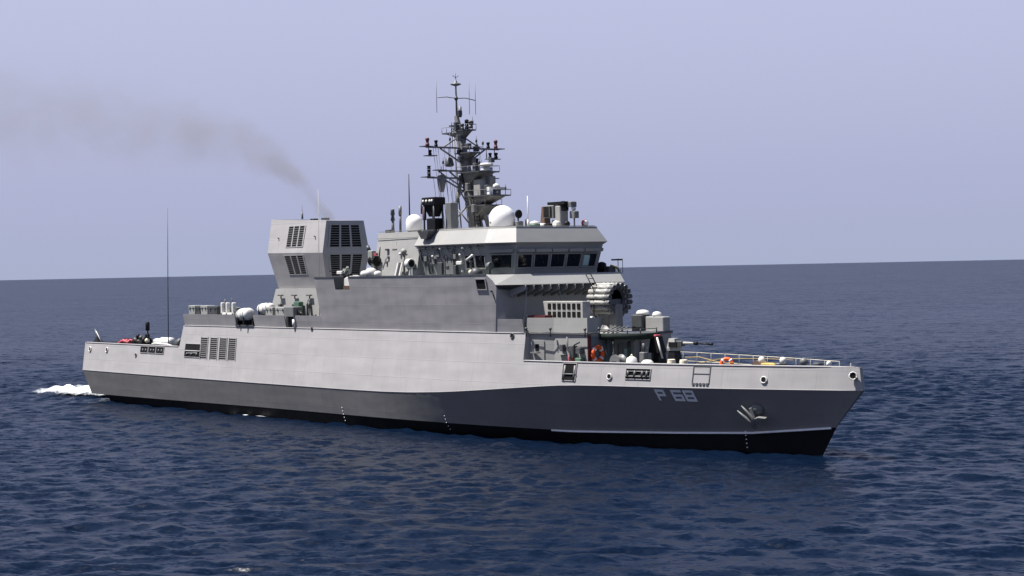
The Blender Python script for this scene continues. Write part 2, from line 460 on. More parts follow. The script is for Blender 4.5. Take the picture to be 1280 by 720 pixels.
# hull openings (frame ring + dark inside)
def side_panel(name, x0, x1, z0, z1, mat='void', frame=.035, fmat='grey', depth=.05, parent=hull, sk=0.0, extra=None):
    m = MB()
    def q(xx, zz, o): return HP(xx+sk*(zz-z0), zz, o)
    m.rings([[q(x0, z0, -.05), q(x1, z0, -.05), q(x1, z1, -.05), q(x0, z1, -.05)], [q(x0, z0, .012), q(x1, z0, .012), q(x1, z1, .012), q(x0, z1, .012)]], mat)
    f = frame
    for (a, b_, c, e_) in ((x0-f, x0, z0-f, z1+f), (x1, x1+f, z0-f, z1+f), (x0, x1, z0-f, z0), (x0, x1, z1, z1+f)):
        if f: m.rings([[q(a, c, -.03), q(b_, c, -.03), q(b_, e_, -.03), q(a, e_, -.03)], [q(a, c, depth), q(b_, c, depth), q(b_, e_, depth), q(a, e_, depth)]], fmat)
    if extra: extra(m, q)
    return m.build(name, parent)
def rollers(m, q):
    pass
for x0, x1 in ((-29.1, -27.9), (-27.75, -26.6), (-26.5, -25.3)):
    def ex(m, q, x0=x0, x1=x1):
        for t in (.3, .7):
            xx = x0+(x1-x0)*t
            m.cyl(q(xx, 4.22, .0), q(xx, 4.5, .0), .07, 'dark')
    side_panel('mooring_opening', x0, x1, 4.2, 4.68, extra=ex)
def ex2(m, q):
    m.cyl(q(-21.9, 4.50, .02), q(-19.6, 4.50, .02), .05, 'grey')
    for xx in (-21.6, -20.9, -20.1): m.ball(q(xx, 4.25, .0), .13, 'dark', 8)
    m.cyl(q(-21.5, 4.32, .02), q(-20.0, 4.36, .02), .05, 'mid')
side_panel('mooring_opening', -21.95, -19.6, 4.06, 5.02, extra=ex2)
for x0 in (-19.55, -18.13, -16.78, -15.50):                 # engine room louvres
    m = MB(); W_, z0, z1 = .98, 3.98, 5.54
    sk = lambda zz: -.12*(zz-4)
    def q(xx, zz, o): return HP(xx+sk(zz), zz, o)
    m.rings([[q(x0, z0, -.04), q(x0+W_, z0, -.04), q(x0+W_, z1, -.04), q(x0, z1, -.04)], [q(x0, z0, .006), q(x0+W_, z0, .006), q(x0+W_, z1, .006), q(x0, z1, .006)]], 'void')
    n = 11
    for k in range(n+1):
        za = z0+(z1-z0)*k/n
        m.rings([[q(x0-.02, za-.016, 0), q(x0+W_+.02, za-.016, 0), q(x0+W_+.02, za+.016, 0), q(x0-.02, za+.016, 0)], [q(x0-.02, za-.016, .014), q(x0+W_+.02, za-.016, .014), q(x0+W_+.02, za+.012, .014), q(x0-.02, za+.012, .014)]], 'grey')
    for xx in (x0-.05, x0+W_):
        m.rings([[q(xx, z0-.05, 0), q(xx+.05, z0-.05, 0), q(xx+.05, z1+.05, 0), q(xx, z1+.05, 0)], [q(xx, z0-.05, .05), q(xx+.05, z0-.05, .05), q(xx+.05, z1+.05, .05), q(xx, z1+.05, .05)]], 'grey')
    m.build('side_louvre', hull)
def fairlead(xx, zz, rad, rim='white', nrm=None, name='fairlead'):
    m = MB(); c = HP(xx, zz, 0) if nrm is None else Vector((xx, nrm[3], zz))
    n_ = (HP(xx, zz, 1)-c).normalized() if nrm is None else Vector(nrm[:3]).normalized()
    m.cyl(c-n_*.05, c+n_*.05, rad, 'void', n=16)
    b1 = n_.orthogonal().normalized(); c1 = n_.cross(b1)
    m.tube([c+n_*.05+(rad*1.12)*(math.cos(t)*b1+math.sin(t)*c1) for t in [2*math.pi*i/18 for i in range(18)]], rad*.22, rim, 6, True)
    m.build(name, hull)
fairlead(-38.1, 4.25, .17, 'white'); fairlead(-35.0, 4.27, .17, 'white'); fairlead(-29.8, 3.99, .13, 'grey')
fairlead(24.04, 4.03, .14, 'white'); fairlead(33.59, 4.06, .15, 'white'); fairlead(38.42, 4.36, .17, 'white', (.55, -.83, .12, -.36))
fairlead(-5.0, 6.36, .10, 'dark', name='scupper'); fairlead(16.2, 6.22, .13, 'dark', name='scupper')
# midship accommodation gap with two dark posts
def ex3(m, q):
    for xx in (20.75, 21.5): m.cyl(q(xx, 3.75, .02), q(xx, 4.6, .02), .07, 'mid')
    m.cyl(q(20.62, 4.1, .05), q(21.65, 4.1, .05), .035, 'mid')
side_panel('boarding_gap', 20.62, 21.6, 3.75, 4.70, extra=ex3)
def ex4(m, q):
    for xx in (25.3, 25.75, 26.25, 26.55): m.cyl(q(xx, 4.05, .03), q(xx, 4.40, .03), .09, 'dark')
    m.cyl(q(25.15, 4.08, .05), q(26.75, 4.08, .05), .05, 'mid'); m.cyl(q(25.15, 4.36, .04), q(26.75, 4.36, .04), .03, 'mid')
side_panel('mooring_opening', 25.15, 26.75, 3.95, 4.50, extra=ex4)
# hinged bulwark gate
m = MB()
def gq(xx, zz, o): return HP(xx, zz, o)
for a, b_, c, e_ in ((29.42, 29.47, 3.78, 4.75), (30.43, 30.48, 3.78, 4.75), (29.47, 30.43, 4.30, 4.33), (29.47, 30.43, 4.70, 4.74)):
    m.rings([[gq(a, c, -.01), gq(b_, c, -.01), gq(b_, e_, -.01), gq(a, e_, -.01)], [gq(a, c, .025), gq(b_, c, .025), gq(b_, e_, .025), gq(a, e_, .025)]], 'dark')
for k in range(5):
    a = 29.45+k*.21
    m.rings([[gq(a, 3.70, -.01), gq(a+.13, 3.70, -.01), gq(a+.13, 3.82, -.01), gq(a, 3.82, -.01)], [gq(a, 3.70, .05), gq(a+.13, 3.70, .05), gq(a+.13, 3.82, .05), gq(a, 3.82, .05)]], 'dark')
m.build('bulwark_gate', hull)

# pennant number P 68 in block strokes on the flare
def flare_pt(X, z, out=.015):
    t = (zk(X)-z)/(zk(X)-zboot(X)); y_ = bk(X)*(1-t)+bboot(X)*t
    return Vector((X+.42*out, -y_-out, z-.4*out))
GL = {'P': [((0,0),(0,1)),((0,1),(.8,1)),((.8,1),(.8,.5)),((.8,.5),(0,.5))],
      '6': [((.9,1),(0,1)),((0,1),(0,0)),((0,0),(.9,0)),((.9,0),(.9,.5)),((.9,.5),(0,.5))],
      '8': [((0,0),(0,1)),((0,1),(.9,1)),((.9,1),(.9,0)),((.9,0),(0,0)),((0,.5),(.9,.5))]}
z0, Hh = 2.84, .50; sw = .060
for ch, xx in (('P', 27.12), ('6', 28.13), ('8', 28.88)):
    m = MB()
    for (a, b_), (c, e_) in GL[ch]:
        x0, x1 = xx+a*.58, xx+c*.58; za, zb = z0+b_*Hh, z0+e_*Hh
        x0, x1 = min(x0, x1)-sw, max(x0, x1)+sw; za, zb = min(za, zb)-sw, max(za, zb)+sw
        sl_ = lambda xq, zq: flare_pt(xq-.10*(zq-z0), zq, .02)
        sl0 = lambda xq, zq: flare_pt(xq-.10*(zq-z0), zq, -.02)
        m.rings([[sl0(x0, za), sl0(x1, za), sl0(x1, zb), sl0(x0, zb)], [sl_(x0, za), sl_(x1, za), sl_(x1, zb), sl_(x0, zb)]], 'number')
    m.build('hull_number', hull)
# draught marks
for xx in (-1.0, 9.8, 31.6):
    for k in range(1, 6):
        m = MB(); zz = .05+.22*k
        if zz < zboot(xx): t = zz/zboot(xx); y_ = bwl(xx)*(1-t)+bboot(xx)*t
        else: t = (zk(xx)-zz)/(zk(xx)-zboot(xx)); y_ = bk(xx)*(1-t)+bboot(xx)*t
        m.box(xx-.035, xx+.035, -y_-.02, -y_+.05, zz, zz+.06, 'number'); m.build('draught_mark', hull)

# ------------------------------------------------------------------ superstructure
XS0, XS1 = -3.75, 14.7
def sy(z): return 4.50+(z-6.4)*.185           # outward leaning side
ss = MB()
ZT = 9.90
def sq(xx, z): return (xx, -sy(z), z)
cols = [(XS0, -1.45, ZT), (-1.45, .25, 9.05), (.25, XS1, ZT)]
nx0 = [-3.75+.0]
for sgn in (-1, 1):
    for a, b_, zt in cols:
        if sgn == 1: zt = ZT
        n = max(1, int((b_-a)/1.5)); vs = []
        for i in range(n+1):
            xx = a+(b_-a)*i/n; vs += [(xx, sgn*sy(6.4), 6.4), (xx, sgn*sy(zt), zt)]
        ss.add(vs, [(2*i, 2*i+2, 2*i+3, 2*i+1) for i in range(n)], 'grey')
# gun bay cut into the top of the starboard side
ss.add([(-1.45, -sy(9.05), 9.05), (.25, -sy(9.05), 9.05), (.25, -3.9, 9.05), (-1.45, -3.9, 9.05)], [(0, 1, 2, 3)], 'deck')
ss.add([(-1.45, -3.9, 9.05), (.25, -3.9, 9.05), (.25, -3.9, 9.9), (-1.45, -3.9, 9.9)], [(0, 1, 2, 3)], 'dark')
for xx in (-1.45, .25): ss.add([(xx, -3.9, 9.05), (xx, -3.9, 9.9), (xx, -sy(9.9), 9.9), (xx, -sy(9.05), 9.05)], [(0, 1, 2, 3)], 'mid')
# deck on top (around the gun bay), aft face, front chamfers and front wall
D = 9.86
ss.add([(XS0, -3.9, D), (XS1, -3.9, D), (XS1, sy(D), D), (XS0, sy(D), D)], [(0, 1, 2, 3)], 'deck')
for a, b_ in ((XS0, -1.45), (.25, XS1)):
    ss.add([(a, -sy(D), D), (b_, -sy(D), D), (b_, -3.9, D), (a, -3.9, D)], [(0, 1, 2, 3)], 'deck')
ss.add([(XS0, -sy(6.4), 6.4), (XS0, sy(6.4), 6.4), (XS0, sy(ZT), ZT), (XS0, -sy(ZT), ZT)], [(0, 1, 2, 3)], 'grey')
for s_ in (-1, 1):
    ss.add([(XS1, s_*sy(6.4), 6.4), (XS1, s_*sy(ZT), ZT), (15.5, s_*5.02, 9.3), (15.5, s_*4.0, 6.4)], [(0, 1, 2, 3)], 'grey')
    ss.add([(XS1, s_*sy(ZT), ZT), (15.5, s_*5.02, 9.3), (15.5, s_*4.6, 9.85)], [(0, 1, 2)], 'grey')
ss.add([(15.5, -4.0, 6.4), (15.5, 4.0, 6.4), (15.5, 5.02, 9.3), (15.5, 4.6, 9.85), (15.5, -4.6, 9.85), (15.5, -5.02, 9.3)], [(0, 1, 2, 3, 4, 5)], 'upper')
sup = ss.build('superstructure', ship)

# edge bead along the top and seam lines
m = MB(); m.box(.27, XS1-.05, -sy(9.9)-.015, -sy(9.9)+.06, 9.86, 9.93, 'dark'); m.box(XS0, -1.47, -sy(9.9)-.015, -sy(9.9)+.06, 9.86, 9.93, 'dark')
m.build('deck_edge_coaming', sup)
# black square window near the forward corner
m = MB()
def sp_(xx, z, o=0): return Vector((xx, -sy(z)-o, z))
m.rings([[sp_(13.72, 9.02, -.02), sp_(14.55, 9.02, -.02), sp_(14.5, 9.60, -.02), sp_(13.65, 9.60, -.02)], [sp_(13.72, 9.02, .015), sp_(14.55, 9.02, .015), sp_(14.5, 9.60, .015), sp_(13.65, 9.60, .015)]], 'void')
for a, b_, c, e_ in ((13.60, 13.68, 8.96, 9.66), (14.54, 14.62, 8.96, 9.66), (13.68, 14.54, 8.96, 9.02), (13.68, 14.54, 9.60, 9.66)):
    m.rings([[sp_(a, c, -.02), sp_(b_, c, -.02), sp_(b_, e_, -.02), sp_(a, e_, -.02)], [sp_(a, c, .06), sp_(b_, c, .06), sp_(b_, e_, .06), sp_(a, e_, .06)]], 'grey')
m.build('side_port', sup)
# vertical pipe and small brackets on the side
m = MB()
m.cyl((15.0, -4.98, 8.9), (15.0, -5.1, 8.9), .07, 'dark'); m.cyl((15.05, -5.0, 8.85), (15.12, -4.85, 8.45), .03, 'dark')
m.build('side_bracket', sup)

# bulwark on the raised deck, aft (with two gaps) and forward
def bulwark(x0, x1, z1=7.27, parent=sup):
    m = MB()
    n = max(1, int((x1-x0)/1.2)); rs = []
    for i in range(n+1):
        xx = x0+(x1-x0)*i/n; yb = min(sy(6.4), hull_y(xx, ZU)-.01)
        yt = yb+(z1-6.4)*.185
        rs.append([(xx, -yb, 6.43), (xx, -yt, z1), (xx, -yt+.07, z1), (xx, -yb+.07, 6.43)])
    m.rings(rs, 'grey'); return m.build('bulwark', parent)
bulwark(-22.55, -15.0); bulwark(-12.45, -8.35); bulwark(-7.2, XS0-.02, 7.27); bulwark(XS1+.02, 17.15, 7.22)
m = MB()
for z_ in (6.55, 6.85, 7.2): m.cyl((-22.4, 4.4, z_+.1), (XS0, 4.4, z_+.1), .02, 'mid', n=6)
for i in range(12): m.cyl((-22.4+i*1.6, 4.4, 6.4), (-22.4+i*1.6, 4.4, 7.3), .025, 'mid', n=6)
m.build('guard_rail', ship)

# gallery below the bridge: fascia, floor and brackets
g = MB()
up = [(14.9, -5.08), (16.35, -4.28), (16.35, 4.28), (14.9, 5.08)]
lo = [(15.5, -5.10), (16.95, -4.15), (16.95, 4.15), (15.5, 5.10)]
ui = [(14.9, -4.95), (16.22, -4.2), (16.22, 4.2), (14.9, 4.95)]
zu, zl = 9.88, 9.26
for i in range(3):
    g.plate([(*lo[i], zl), (*lo[i+1], zl), (*up[i+1], zu), (*up[i], zu)], 'upper', .06)
g.plate([(*p_, zu-.12) for p_ in [(13, -4.7)]+ui[1:3]+[(13, 4.7)]], 'deck', .08, Vector((0, 0, 1)))
# underside, sloping back to the wall
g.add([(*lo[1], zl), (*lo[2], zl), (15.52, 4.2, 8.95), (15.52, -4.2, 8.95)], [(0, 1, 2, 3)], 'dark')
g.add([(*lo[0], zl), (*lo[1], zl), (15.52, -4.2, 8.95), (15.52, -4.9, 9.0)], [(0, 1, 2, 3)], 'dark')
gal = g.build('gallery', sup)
for i in range(13):
    yy = -4.0+i*.66; m = MB()
    pf = [(15.52, 9.0), (16.93, 9.24), (17.0, 9.2), (17.0, 8.98), (16.75, 8.86), (15.9, 8.62), (15.52, 8.5)]
    m.rings([[(x_, yy-.04, z_) for x_, z_ in pf], [(x_, yy+.04, z_) for x_, z_ in pf]], 'upper')
    m.build('bracket', gal)
for a, b_, r_ in (((16.6, -3.6, 9.2), (16.35, -3.6, 6.4), .05), ((16.6, -1.1, 9.2), (16.9, -.6, 6.6), .035), ((16.0, -4.0, 8.9), (16.33, -3.66, 7.2), .025)):
    m = MB(); m.cyl(a, b_, r_, 'upper', n=8); m.build('stanchion', gal)

# ------------------------------------------------------------------ bridge
b = MB()
def ringb(P_): return P_+[(x_, -y_) for x_, y_ in P_[::-1]]
top = ringb([(6.95, -4.02), (13.66, -4.02), (15.40, -3.30)])
bot = ringb([(6.85, -4.58), (13.92, -4.58), (15.90, -3.74)])
w1 = ringb([(6.9, -4.34), (13.78, -4.34), (15.66, -3.56)])
w0 = ringb([(6.9, -3.92), (13.52, -3.92), (15.20, -3.34)])
zz = lambda P_, z: [(x_, y_, z) for x_, y_ in P_]
b.rings([zz(w0, 9.8), zz(w1, 11.62), zz(bot, 11.80), zz(top, 12.70)], 'upper')
bridge = b.build('bridge', ship)
m = MB(); m.rings([[(x_*1+(.02 if i in (2, 3) else 0), y_*1.005, 12.70) for i, (x_, y_) in enumerate(top)], [(x_, y_, 12.76) for x_, y_ in top]], 'upper'); m.build('roof_edge', bridge)
# windows
def wall_pt(edge, t, z, o=0.):
    A = {'front': ((15.20, -3.34), (15.20, 3.34), (15.66, -3.56), (15.66, 3.56)),
         'chamfer': ((13.52, -3.92), (15.20, -3.34), (13.78, -4.34), (15.66, -3.56)),
         'side': ((6.9, -3.92), (13.52, -3.92), (6.9, -4.34), (13.78, -4.34)),
         'portchamfer': ((15.20, 3.34), (13.52, 3.92), (15.66, 3.56), (13.78, 4.34))}[edge]
    a, b_, c, e_ = [Vector((*q_, 0)) for q_ in A]
    k = (z-9.8)/(11.62-9.8)
    p_ = (a*(1-t)+b_*t)*(1-k)+(c*(1-t)+e_*t)*k; p_.z = z
    n_ = Vector((*( (b_-a).normalized().to_2d().orthogonal()*-1), 0))
    if edge == 'side': n_ = Vector((0, -1, 0))
    if edge == 'front': n_ = Vector((1, 0, 0))
    n_.z = -.22; n_.normalize()
    return p_+n_*o
def rect(m, edge, t0, t1, z0, z1, mat, a, b_):
    m.rings([[wall_pt(edge, t, z, a) for t, z in ((t0, z0), (t1, z0), (t1, z1), (t0, z1))], [wall_pt(edge, t, z, b_) for t, z in ((t0, z0), (t1, z0), (t1, z1), (t0, z1))]], mat)
def window(edge, t0, t1, z0=10.30, z1=11.07, mat='glass', visor=True):
    L = {'front': 6.9, 'chamfer': 1.85, 'side': 6.7, 'portchamfer': 1.85}[edge]; f = .07/L
    m = MB()
    for a, b_, c, e_ in ((t0-f, t0, z0-.07, z1+.07), (t1, t1+f, z0-.07, z1+.07), (t0, t1, z0-.07, z0), (t0, t1, z1, z1+.07)):
        rect(m, edge, a, b_, c, e_, 'upper', -.02, .07)
    o = m.build('window', bridge)
    m = MB(); rect(m, edge, t0, t1, z0, z1, mat, -.03, .02); m.build('pane', o)
    # wiper
    m = MB(); tm = (t0+t1)/2
    m.tube([wall_pt(edge, tm-.1/L, z1, .06), wall_pt(edge, tm+.15/L, z0+.25, .06)], .012, 'dark', 5); m.build('wiper', o)
    if visor:
        m = MB(); rect(m, edge, t0-f, t1+f, z1+.17, z1+.36, 'upper', .0, .20); m.build('blind_box', o)
    return o
n = 5; gap = .10; wdt = (1-gap)/n
for i in range(5):
    t0 = .025+i*.192; o = window('front', t0, t0+.158)
    if i == 4:
        m = MB(); rect(m, 'front', t0+.01, t0+.08, 10.33, 11.0, 'teal', .02, .03); m.build('curtain', o)
window('chamfer', .16, .88)
window('side', .695, .815, visor=False); window('side', .835, .965, visor=False)
window('portchamfer', .15, .85)
# aft block of the bridge deckhouse
a = MB()
Bt = [(2.15, -3.95), (6.95, -4.02), (6.95, 4.02), (2.15, 3.95)]; Bb = [(2.3, -4.50), (6.9, -4.50), (6.9, 4.5), (2.3, 4.5)]
a.rings([zz(Bb, 9.8), zz(Bt, 12.72)], 'upper')
aft_house = a.build('deckhouse', ship)
m = MB()
for xx, zt in ((3.0, 11.7), (4.3, 12.1), (5.9, 11.9)): m.cyl((xx, -4.30, 9.9), (xx, -4.12, zt), .03, 'mid', n=6)
m.box(4.0, 4.5, -4.22, -4.10, 11.6, 11.66, 'mid'); m.cyl((2.2, -4.1, 12.35), (6.8, -4.14, 12.35), .02, 'mid', n=6)
m.build('pipework', aft_house)
# fittings along the starboard bridge wing wall: door, lockers, cables
def wing_box(name, x0, x1, z0, z1, mat, o=.22, y=None):
    m = MB(); yb = 3.92+(.5*(z0+z1)-9.8)*.23 if y is None else y
    m.bbox(x0, x1, -yb-o, -yb+.05, z0, z1, mat, .03); return m.build(name, bridge)
wing_box('wing_door', 9.55, 10.35, 9.95, 11.55, 'mid', .06)
wing_box('door_frame', 9.45, 9.55, 9.9, 11.6, 'mid', .12); wing_box('locker', 8.8, 9.3, 10.0, 10.7, 'dark', .25)
wing_box('junction_box', 10.5, 10.8, 10.9, 11.2, 'mid', .15); wing_box('junction_box', 7.5, 7.8, 10.8, 11.1, 'mid', .15)
wing_box('fire_point', 10.4, 10.65, 9.9, 10.5, 'dark', .25); wing_box('locker', 10.75, 11.3, 10.55, 10.75, 'white', .2)
m = MB()
for k in range(9):
    xx = 7.1+k*.75; m.ball((xx, -4.42, 11.55+.05*(k % 3)), .09, 'dark' if k % 3 else 'white', 8)
    m.cyl((xx, -4.40, 11.5), (xx+.1, -4.10, 10.3+.3*(k % 2)), .02, 'dark', n=5)
m.tube([(6.95, -4.44, 11.6), (13.7, -4.44, 11.62)], .03, 'mid', 6)
m.build('floodlight_cable_run', bridge)
# small fittings along the walls
def fitting(parent, x0, x1, ysurf, z, kind):
    m = MB(); yy = ysurf(z)
    if kind == 0: m.bbox(x0, x1, -yy-.14, -yy+.03, z, z+(x1-x0)*1.2, 'mid', .02)
    elif kind == 1: m.cyl((x0, -yy-.06, z), (x0, -ysurf(z+.7)-.06, z+.7), .035, 'dark', n=6)
    elif kind == 2: m.bbox(x0, x1, -yy-.2, -yy+.03, z, z+.12, 'dark', .02)
    else: m.lathe([(.03, 0), (.09, .02), (.10, .14), (.03, .17)], (x0, -yy-.10, z), 'white', 10)
    m.build(('junction_box', 'conduit', 'bracket', 'bulkhead_light')[kind], parent)
wy = lambda z: 3.92+(z-9.8)*.23
hy_ = lambda z: 4.50-(z-9.8)*.185
rq = random.Random(11)
for i in range(20): x_ = 7.2+rq.random()*4.0; fitting(bridge, x_, x_+.12+.25*rq.random(), wy, 9.95+rq.random()*1.3, rq.choice((0, 0, 1, 1, 2, 3)))
for i in range(7): x_ = 3.4+rq.random()*3.2; fitting(aft_house, x_, x_+.12+.15*rq.random(), hy_, 10.0+rq.random()*1.6, rq.choice((0, 1, 2, 3)))
for i in range(9): x_ = 19.3+rq.random()*2.0; fitting(fdh if 'fdh' in globals() else bridge, x_, x_+.1+.2*rq.random(), lambda z: 3.46, 4.6+rq.random()*1.2, rq.choice((0, 1, 1, 2, 3))) if 'fdh' in globals() else None
# binocular sight and searchlights on the wing
def pelorus(xx, yy, h, head):
    m = MB(); m.lathe([(.14, 0), (.10, .06), (.07, .15), (.06, h*.75), (.12, h*.8), (.12, h*.86), (.03, h*.9)], (xx, yy, 9.88), 'mid', 12); o = m.build('pelorus', ship)
    m = MB(); m.cyl((xx-.28, yy-.1, 9.88+h*.92), (xx+.22, yy-.1, 9.88+h*1.15), .075, head, n=10); m.ball((xx+.26, yy-.1, 9.88+h*1.17), .10, head, 10); m.build('binocular', o)
pelorus(12.65, -4.65, 1.0, 'white')
m = MB(); m.dome((13.1, -4.6, 9.88), .38, 'dark', .2); m.ball((12.7, -4.7, 10.05), .16, 'cream', 10); m.build('covered_compass', ship)
m = MB(); m.cyl((14.1, -4.35, 9.9), (14.1, -4.35, 10.25), .06, 'dark'); m.lathe([(.05, -.2), (.2, -.16), (.24, .12), (.22, .16), (.02, .10)], (14.15, -4.4, 10.42), 'mid', 14, 'X'); m.build('searchlight', ship)
m = MB(); m.cyl((6.6, -4.7, 9.9), (6.6, -4.7, 10.4), .05, 'white'); o = m.build('searchlight', ship)
m = MB(); m.lathe([(.10, -.25), (.30, -.2), (.32, .15), (.27, .18)], (6.55, -4.72, 10.68), 'white', 16, 'X'); m.build('lamp_body', o)
m = MB(); m.lathe([(.24, 0), (.22, .03), (.02, .04)], (6.74, -4.72, 10.68), 'black', 16, 'X'); m.build('lens', o)
m = MB(); m.cyl((5.85, -4.65, 9.88), (5.85, -4.65, 11.3), .07, 'mid'); m.ball((5.85, -4.65, 11.45), .2, 'sage', 10); m.box(5.6, 6.1, -4.75, -4.55, 11.2, 11.3, 'dark'); m.build('vent_post', ship)
m = MB()
for k in range(3): m.plate([(4.95+k*.22, -4.8, 9.88), (5.10+k*.22, -4.8, 9.88), (5.32+k*.22, -4.7, 10.75), (5.17+k*.22, -4.7, 10.75)], ('white', 'dark', 'white')[k], .05)
m.build('stowed_board', ship)
# green winch davit at the aft end of the upper deck
m = MB(); m.lathe([(.28, 0), (.26, .1), (.18, .2), (.16, .9), (.2, 1.0)], (2.35, -4.55, 9.88), 'sage', 14); o = m.build('winch', ship)
m = MB(); m.lathe([(.34, -.3), (.34, -.24), (.2, -.22), (.2, .22), (.34, .24), (.34, .3)], (2.55, -4.6, 10.9), 'black', 16, 'X'); m.build('drum', o)
m = MB(); m.bbox(2.0, 2.5, -4.75, -4.4, 11.1, 11.6, 'sage'); m.cyl((2.0, -4.6, 11.6), (1.8, -4.6, 11.9), .12, 'dark'); m.box(2.6, 2.9, -4.7, -4.55, 11.25, 11.42, 'pink'); m.cyl((3.05, -4.6, 10.9), (3.2, -4.6, 11.8), .05, 'dark'); m.build('gear_box', o)

# whip aerials
def whip(x_, y_, z0, z1, mat, r_=.035, lean=(0, 0), parent=ship):
    m = MB(); m.cyl((x_, y_, z0), (x_+lean[0]*.05, y_, z0+.5), .07, mat, .06, n=8); m.tube([(x_, y_, z0+.4), (x_+lean[0]*.4, y_, z0+(z1-z0)*.5), (x_+lean[0], y_+lean[1], z1)], [r_, r_*.8, r_*.5], mat, 6)
    return m.build('whip_aerial', parent)
whip(-26.0, -4.0, 3.75, 15.5, 'dark', .045, (.35, 0)); whip(-4.35, -4.35, 6.4, 15.9, 'tube', .03, (.15, 0))
whip(3.0, -2.0+0, 12.7, 16.6, 'black', .055); whip(-10.4, -1.6, 14.1, 15.3, 'mid', .02)
whip(12.65, 0, 12.76, 14.75, 'white', .05)

# ------------------------------------------------------------------ funnel
def fr(x0, x1, y0, y1, z, dz=0.): return [(x0, y0, z+dz*.5), (x1, y0, z-dz*.5), (x1, y1, z-dz*.5), (x0, y1, z+dz*.5)]
f = MB()
F_b, F_m, F_t = (-12.45, -6.25, -2.40, .60), (-12.95, -5.85, -2.98, 1.0), (-13.15, -6.08, -2.46, .72)
f.rings([fr(*F_b, 9.08), fr(*F_m, 11.65, .1), fr(*F_t, 14.0, .3)], 'grey')
funnel = f.build('funnel', ship)
m = MB(); m.rings([fr(-12.9, -6.3, -2.3, .15, 13.99, .27), fr(-12.9, -6.3, -2.3, .15, 14.0, .29)], 'black')
for xx in (-8.2, -9.6): m.lathe([(.3, 0), (.3, .12), (.22, .12), (.22, .02)], (xx, -1.1, 13.98), 'black', 14)
m.build('exhaust_outlet', funnel)
def fpt(face, t, z, o=0.):
    if z > 11.65: k = (z-11.65)/(14.0-11.65); A = [a_+(b_-a_)*k for a_, b_ in zip(F_m, F_t)]; nz = .21
    else: k = (z-9.08)/(11.65-9.08); A = [a_+(b_-a_)*k for a_, b_ in zip(F_b, F_m)]; nz = -.22
    if face == 'side': return Vector((A[0]+(A[1]-A[0])*t, A[2]-o, z+nz*o))
    return Vector((A[1]+o, A[2]+(A[3]-A[2])*t, z+nz*o))
def grille(face, t0, t1, z0, z1, nc=3, nr=9, sk=0.):
    m = MB()
    def R4(a, b_, c, e_, o0, o1, mat): m.rings([[fpt(face, t+sk*(z-z0), z, o0) for t, z in ((a, c), (b_, c), (b_, e_), (a, e_))], [fpt(face, t+sk*(z-z0), z, o1) for t, z in ((a, c), (b_, c), (b_, e_), (a, e_))]], mat)
    R4(t0, t1, z0, z1, -.04, .012, 'void')
    bw = (t1-t0)*.028
    for i in range(nc+1):
        tt = t0+(t1-t0)*i/nc; R4(tt-bw, tt+bw, z0, z1, 0, .03, 'grey')
    R4(t0-bw, t1+bw, z0-.05, z0, 0, .03, 'grey'); R4(t0-bw, t1+bw, z1, z1+.05, 0, .03, 'grey')
    for k in range(1, nr):
        zc = z0+(z1-z0)*k/nr; R4(t0+bw, t1-bw, zc-.02, zc+.02, .01, .028, 'mid')
    m.build('exhaust_grille', funnel)
grille('side', .33, .63, 12.10, 13.55, sk=.01); grille('side', .31, .66, 10.15, 11.45, sk=-.01)
grille('front', .12, .86, 12.00, 13.52); grille('front', .13, .87, 9.98, 11.45, nr=10)
for t_ in (.84, .18):
    m = MB(); m.cyl(fpt('side', t_, 12.75, 0), fpt('side', t_, 12.75, .12), .05, 'mid'); m.build('funnel_lug', funnel)

# lower deckhouse under the funnel
m = MB()
m.rings([[(-13.3, -2.95, 6.4), (XS0+.1, -2.95, 6.4), (XS0+.1, 2.95, 6.4), (-13.3, 2.95, 6.4)], [(-12.4, -2.70, 9.1), (XS0+.1, -2.70, 9.1), (XS0+.1, 2.7, 9.1), (-12.4, 2.7, 9.1)]], 'upper')
fh = m.build('funnel_deckhouse', ship)
for xx in (-11.4, -9.6, -7.7, -6.1):
    m = MB(); m.cyl((xx, -3.05, 6.5), (xx, -2.90, 8.7), .05, 'mid', n=8); m.box(xx-.25, xx+.25, -3.05, -2.86, 8.6, 8.68, 'dark'); m.box(xx-.12, xx+.12, -3.1, -2.88, 7.7, 8.0, 'dark'); m.build('vent_pipe', fh)
m = MB(); m.bbox(-9.2, -8.5, -3.3, -2.9, 6.4, 8.2, 'green'); m.build('cabinet', fh)
m = MB(); m.bbox(-5.6, -5.1, -3.3, -2.9, 6.4, 7.9, 'dark'); m.build('cabinet', fh)
m = MB(); m.tube([(-7.6, -3.2, 6.4), (-7.6, -3.2, 8.0), (-7.3, -3.3, 8.3), (-6.9, -3.4, 8.0)], .07, 'dark', 8); m.build('swan_neck_vent', fh)

# ------------------------------------------------------------------ forward deckhouse and platform
m = MB()
P0 = [(XF-.1, -4.10), (18.9, -3.52), (21.65, -3.42), (21.65, 3.42), (18.9, 3.52), (XF-.1, 4.1)]
m.rings([zz(P0, 3.73), zz(P0, 6.36)], 'upper'); fdh = m.build('forward_deckhouse', ship)
m = MB()
P1 = [(XF-.12, -4.20), (18.95, -3.62), (21.75, -3.50), (21.75, -2.60)]
P1t = [(XF-.10, -4.16), (18.97, -3.58), (21.72, -3.46), (21.72, -2.5)]
for i in range(3):
    m.plate([(*P1[i], 6.36), (*P1[i+1], 6.36), (*P1t[i+1], 7.30), (*P1t[i], 7.30)], 'upper', .06)
m.build('screen', fdh)
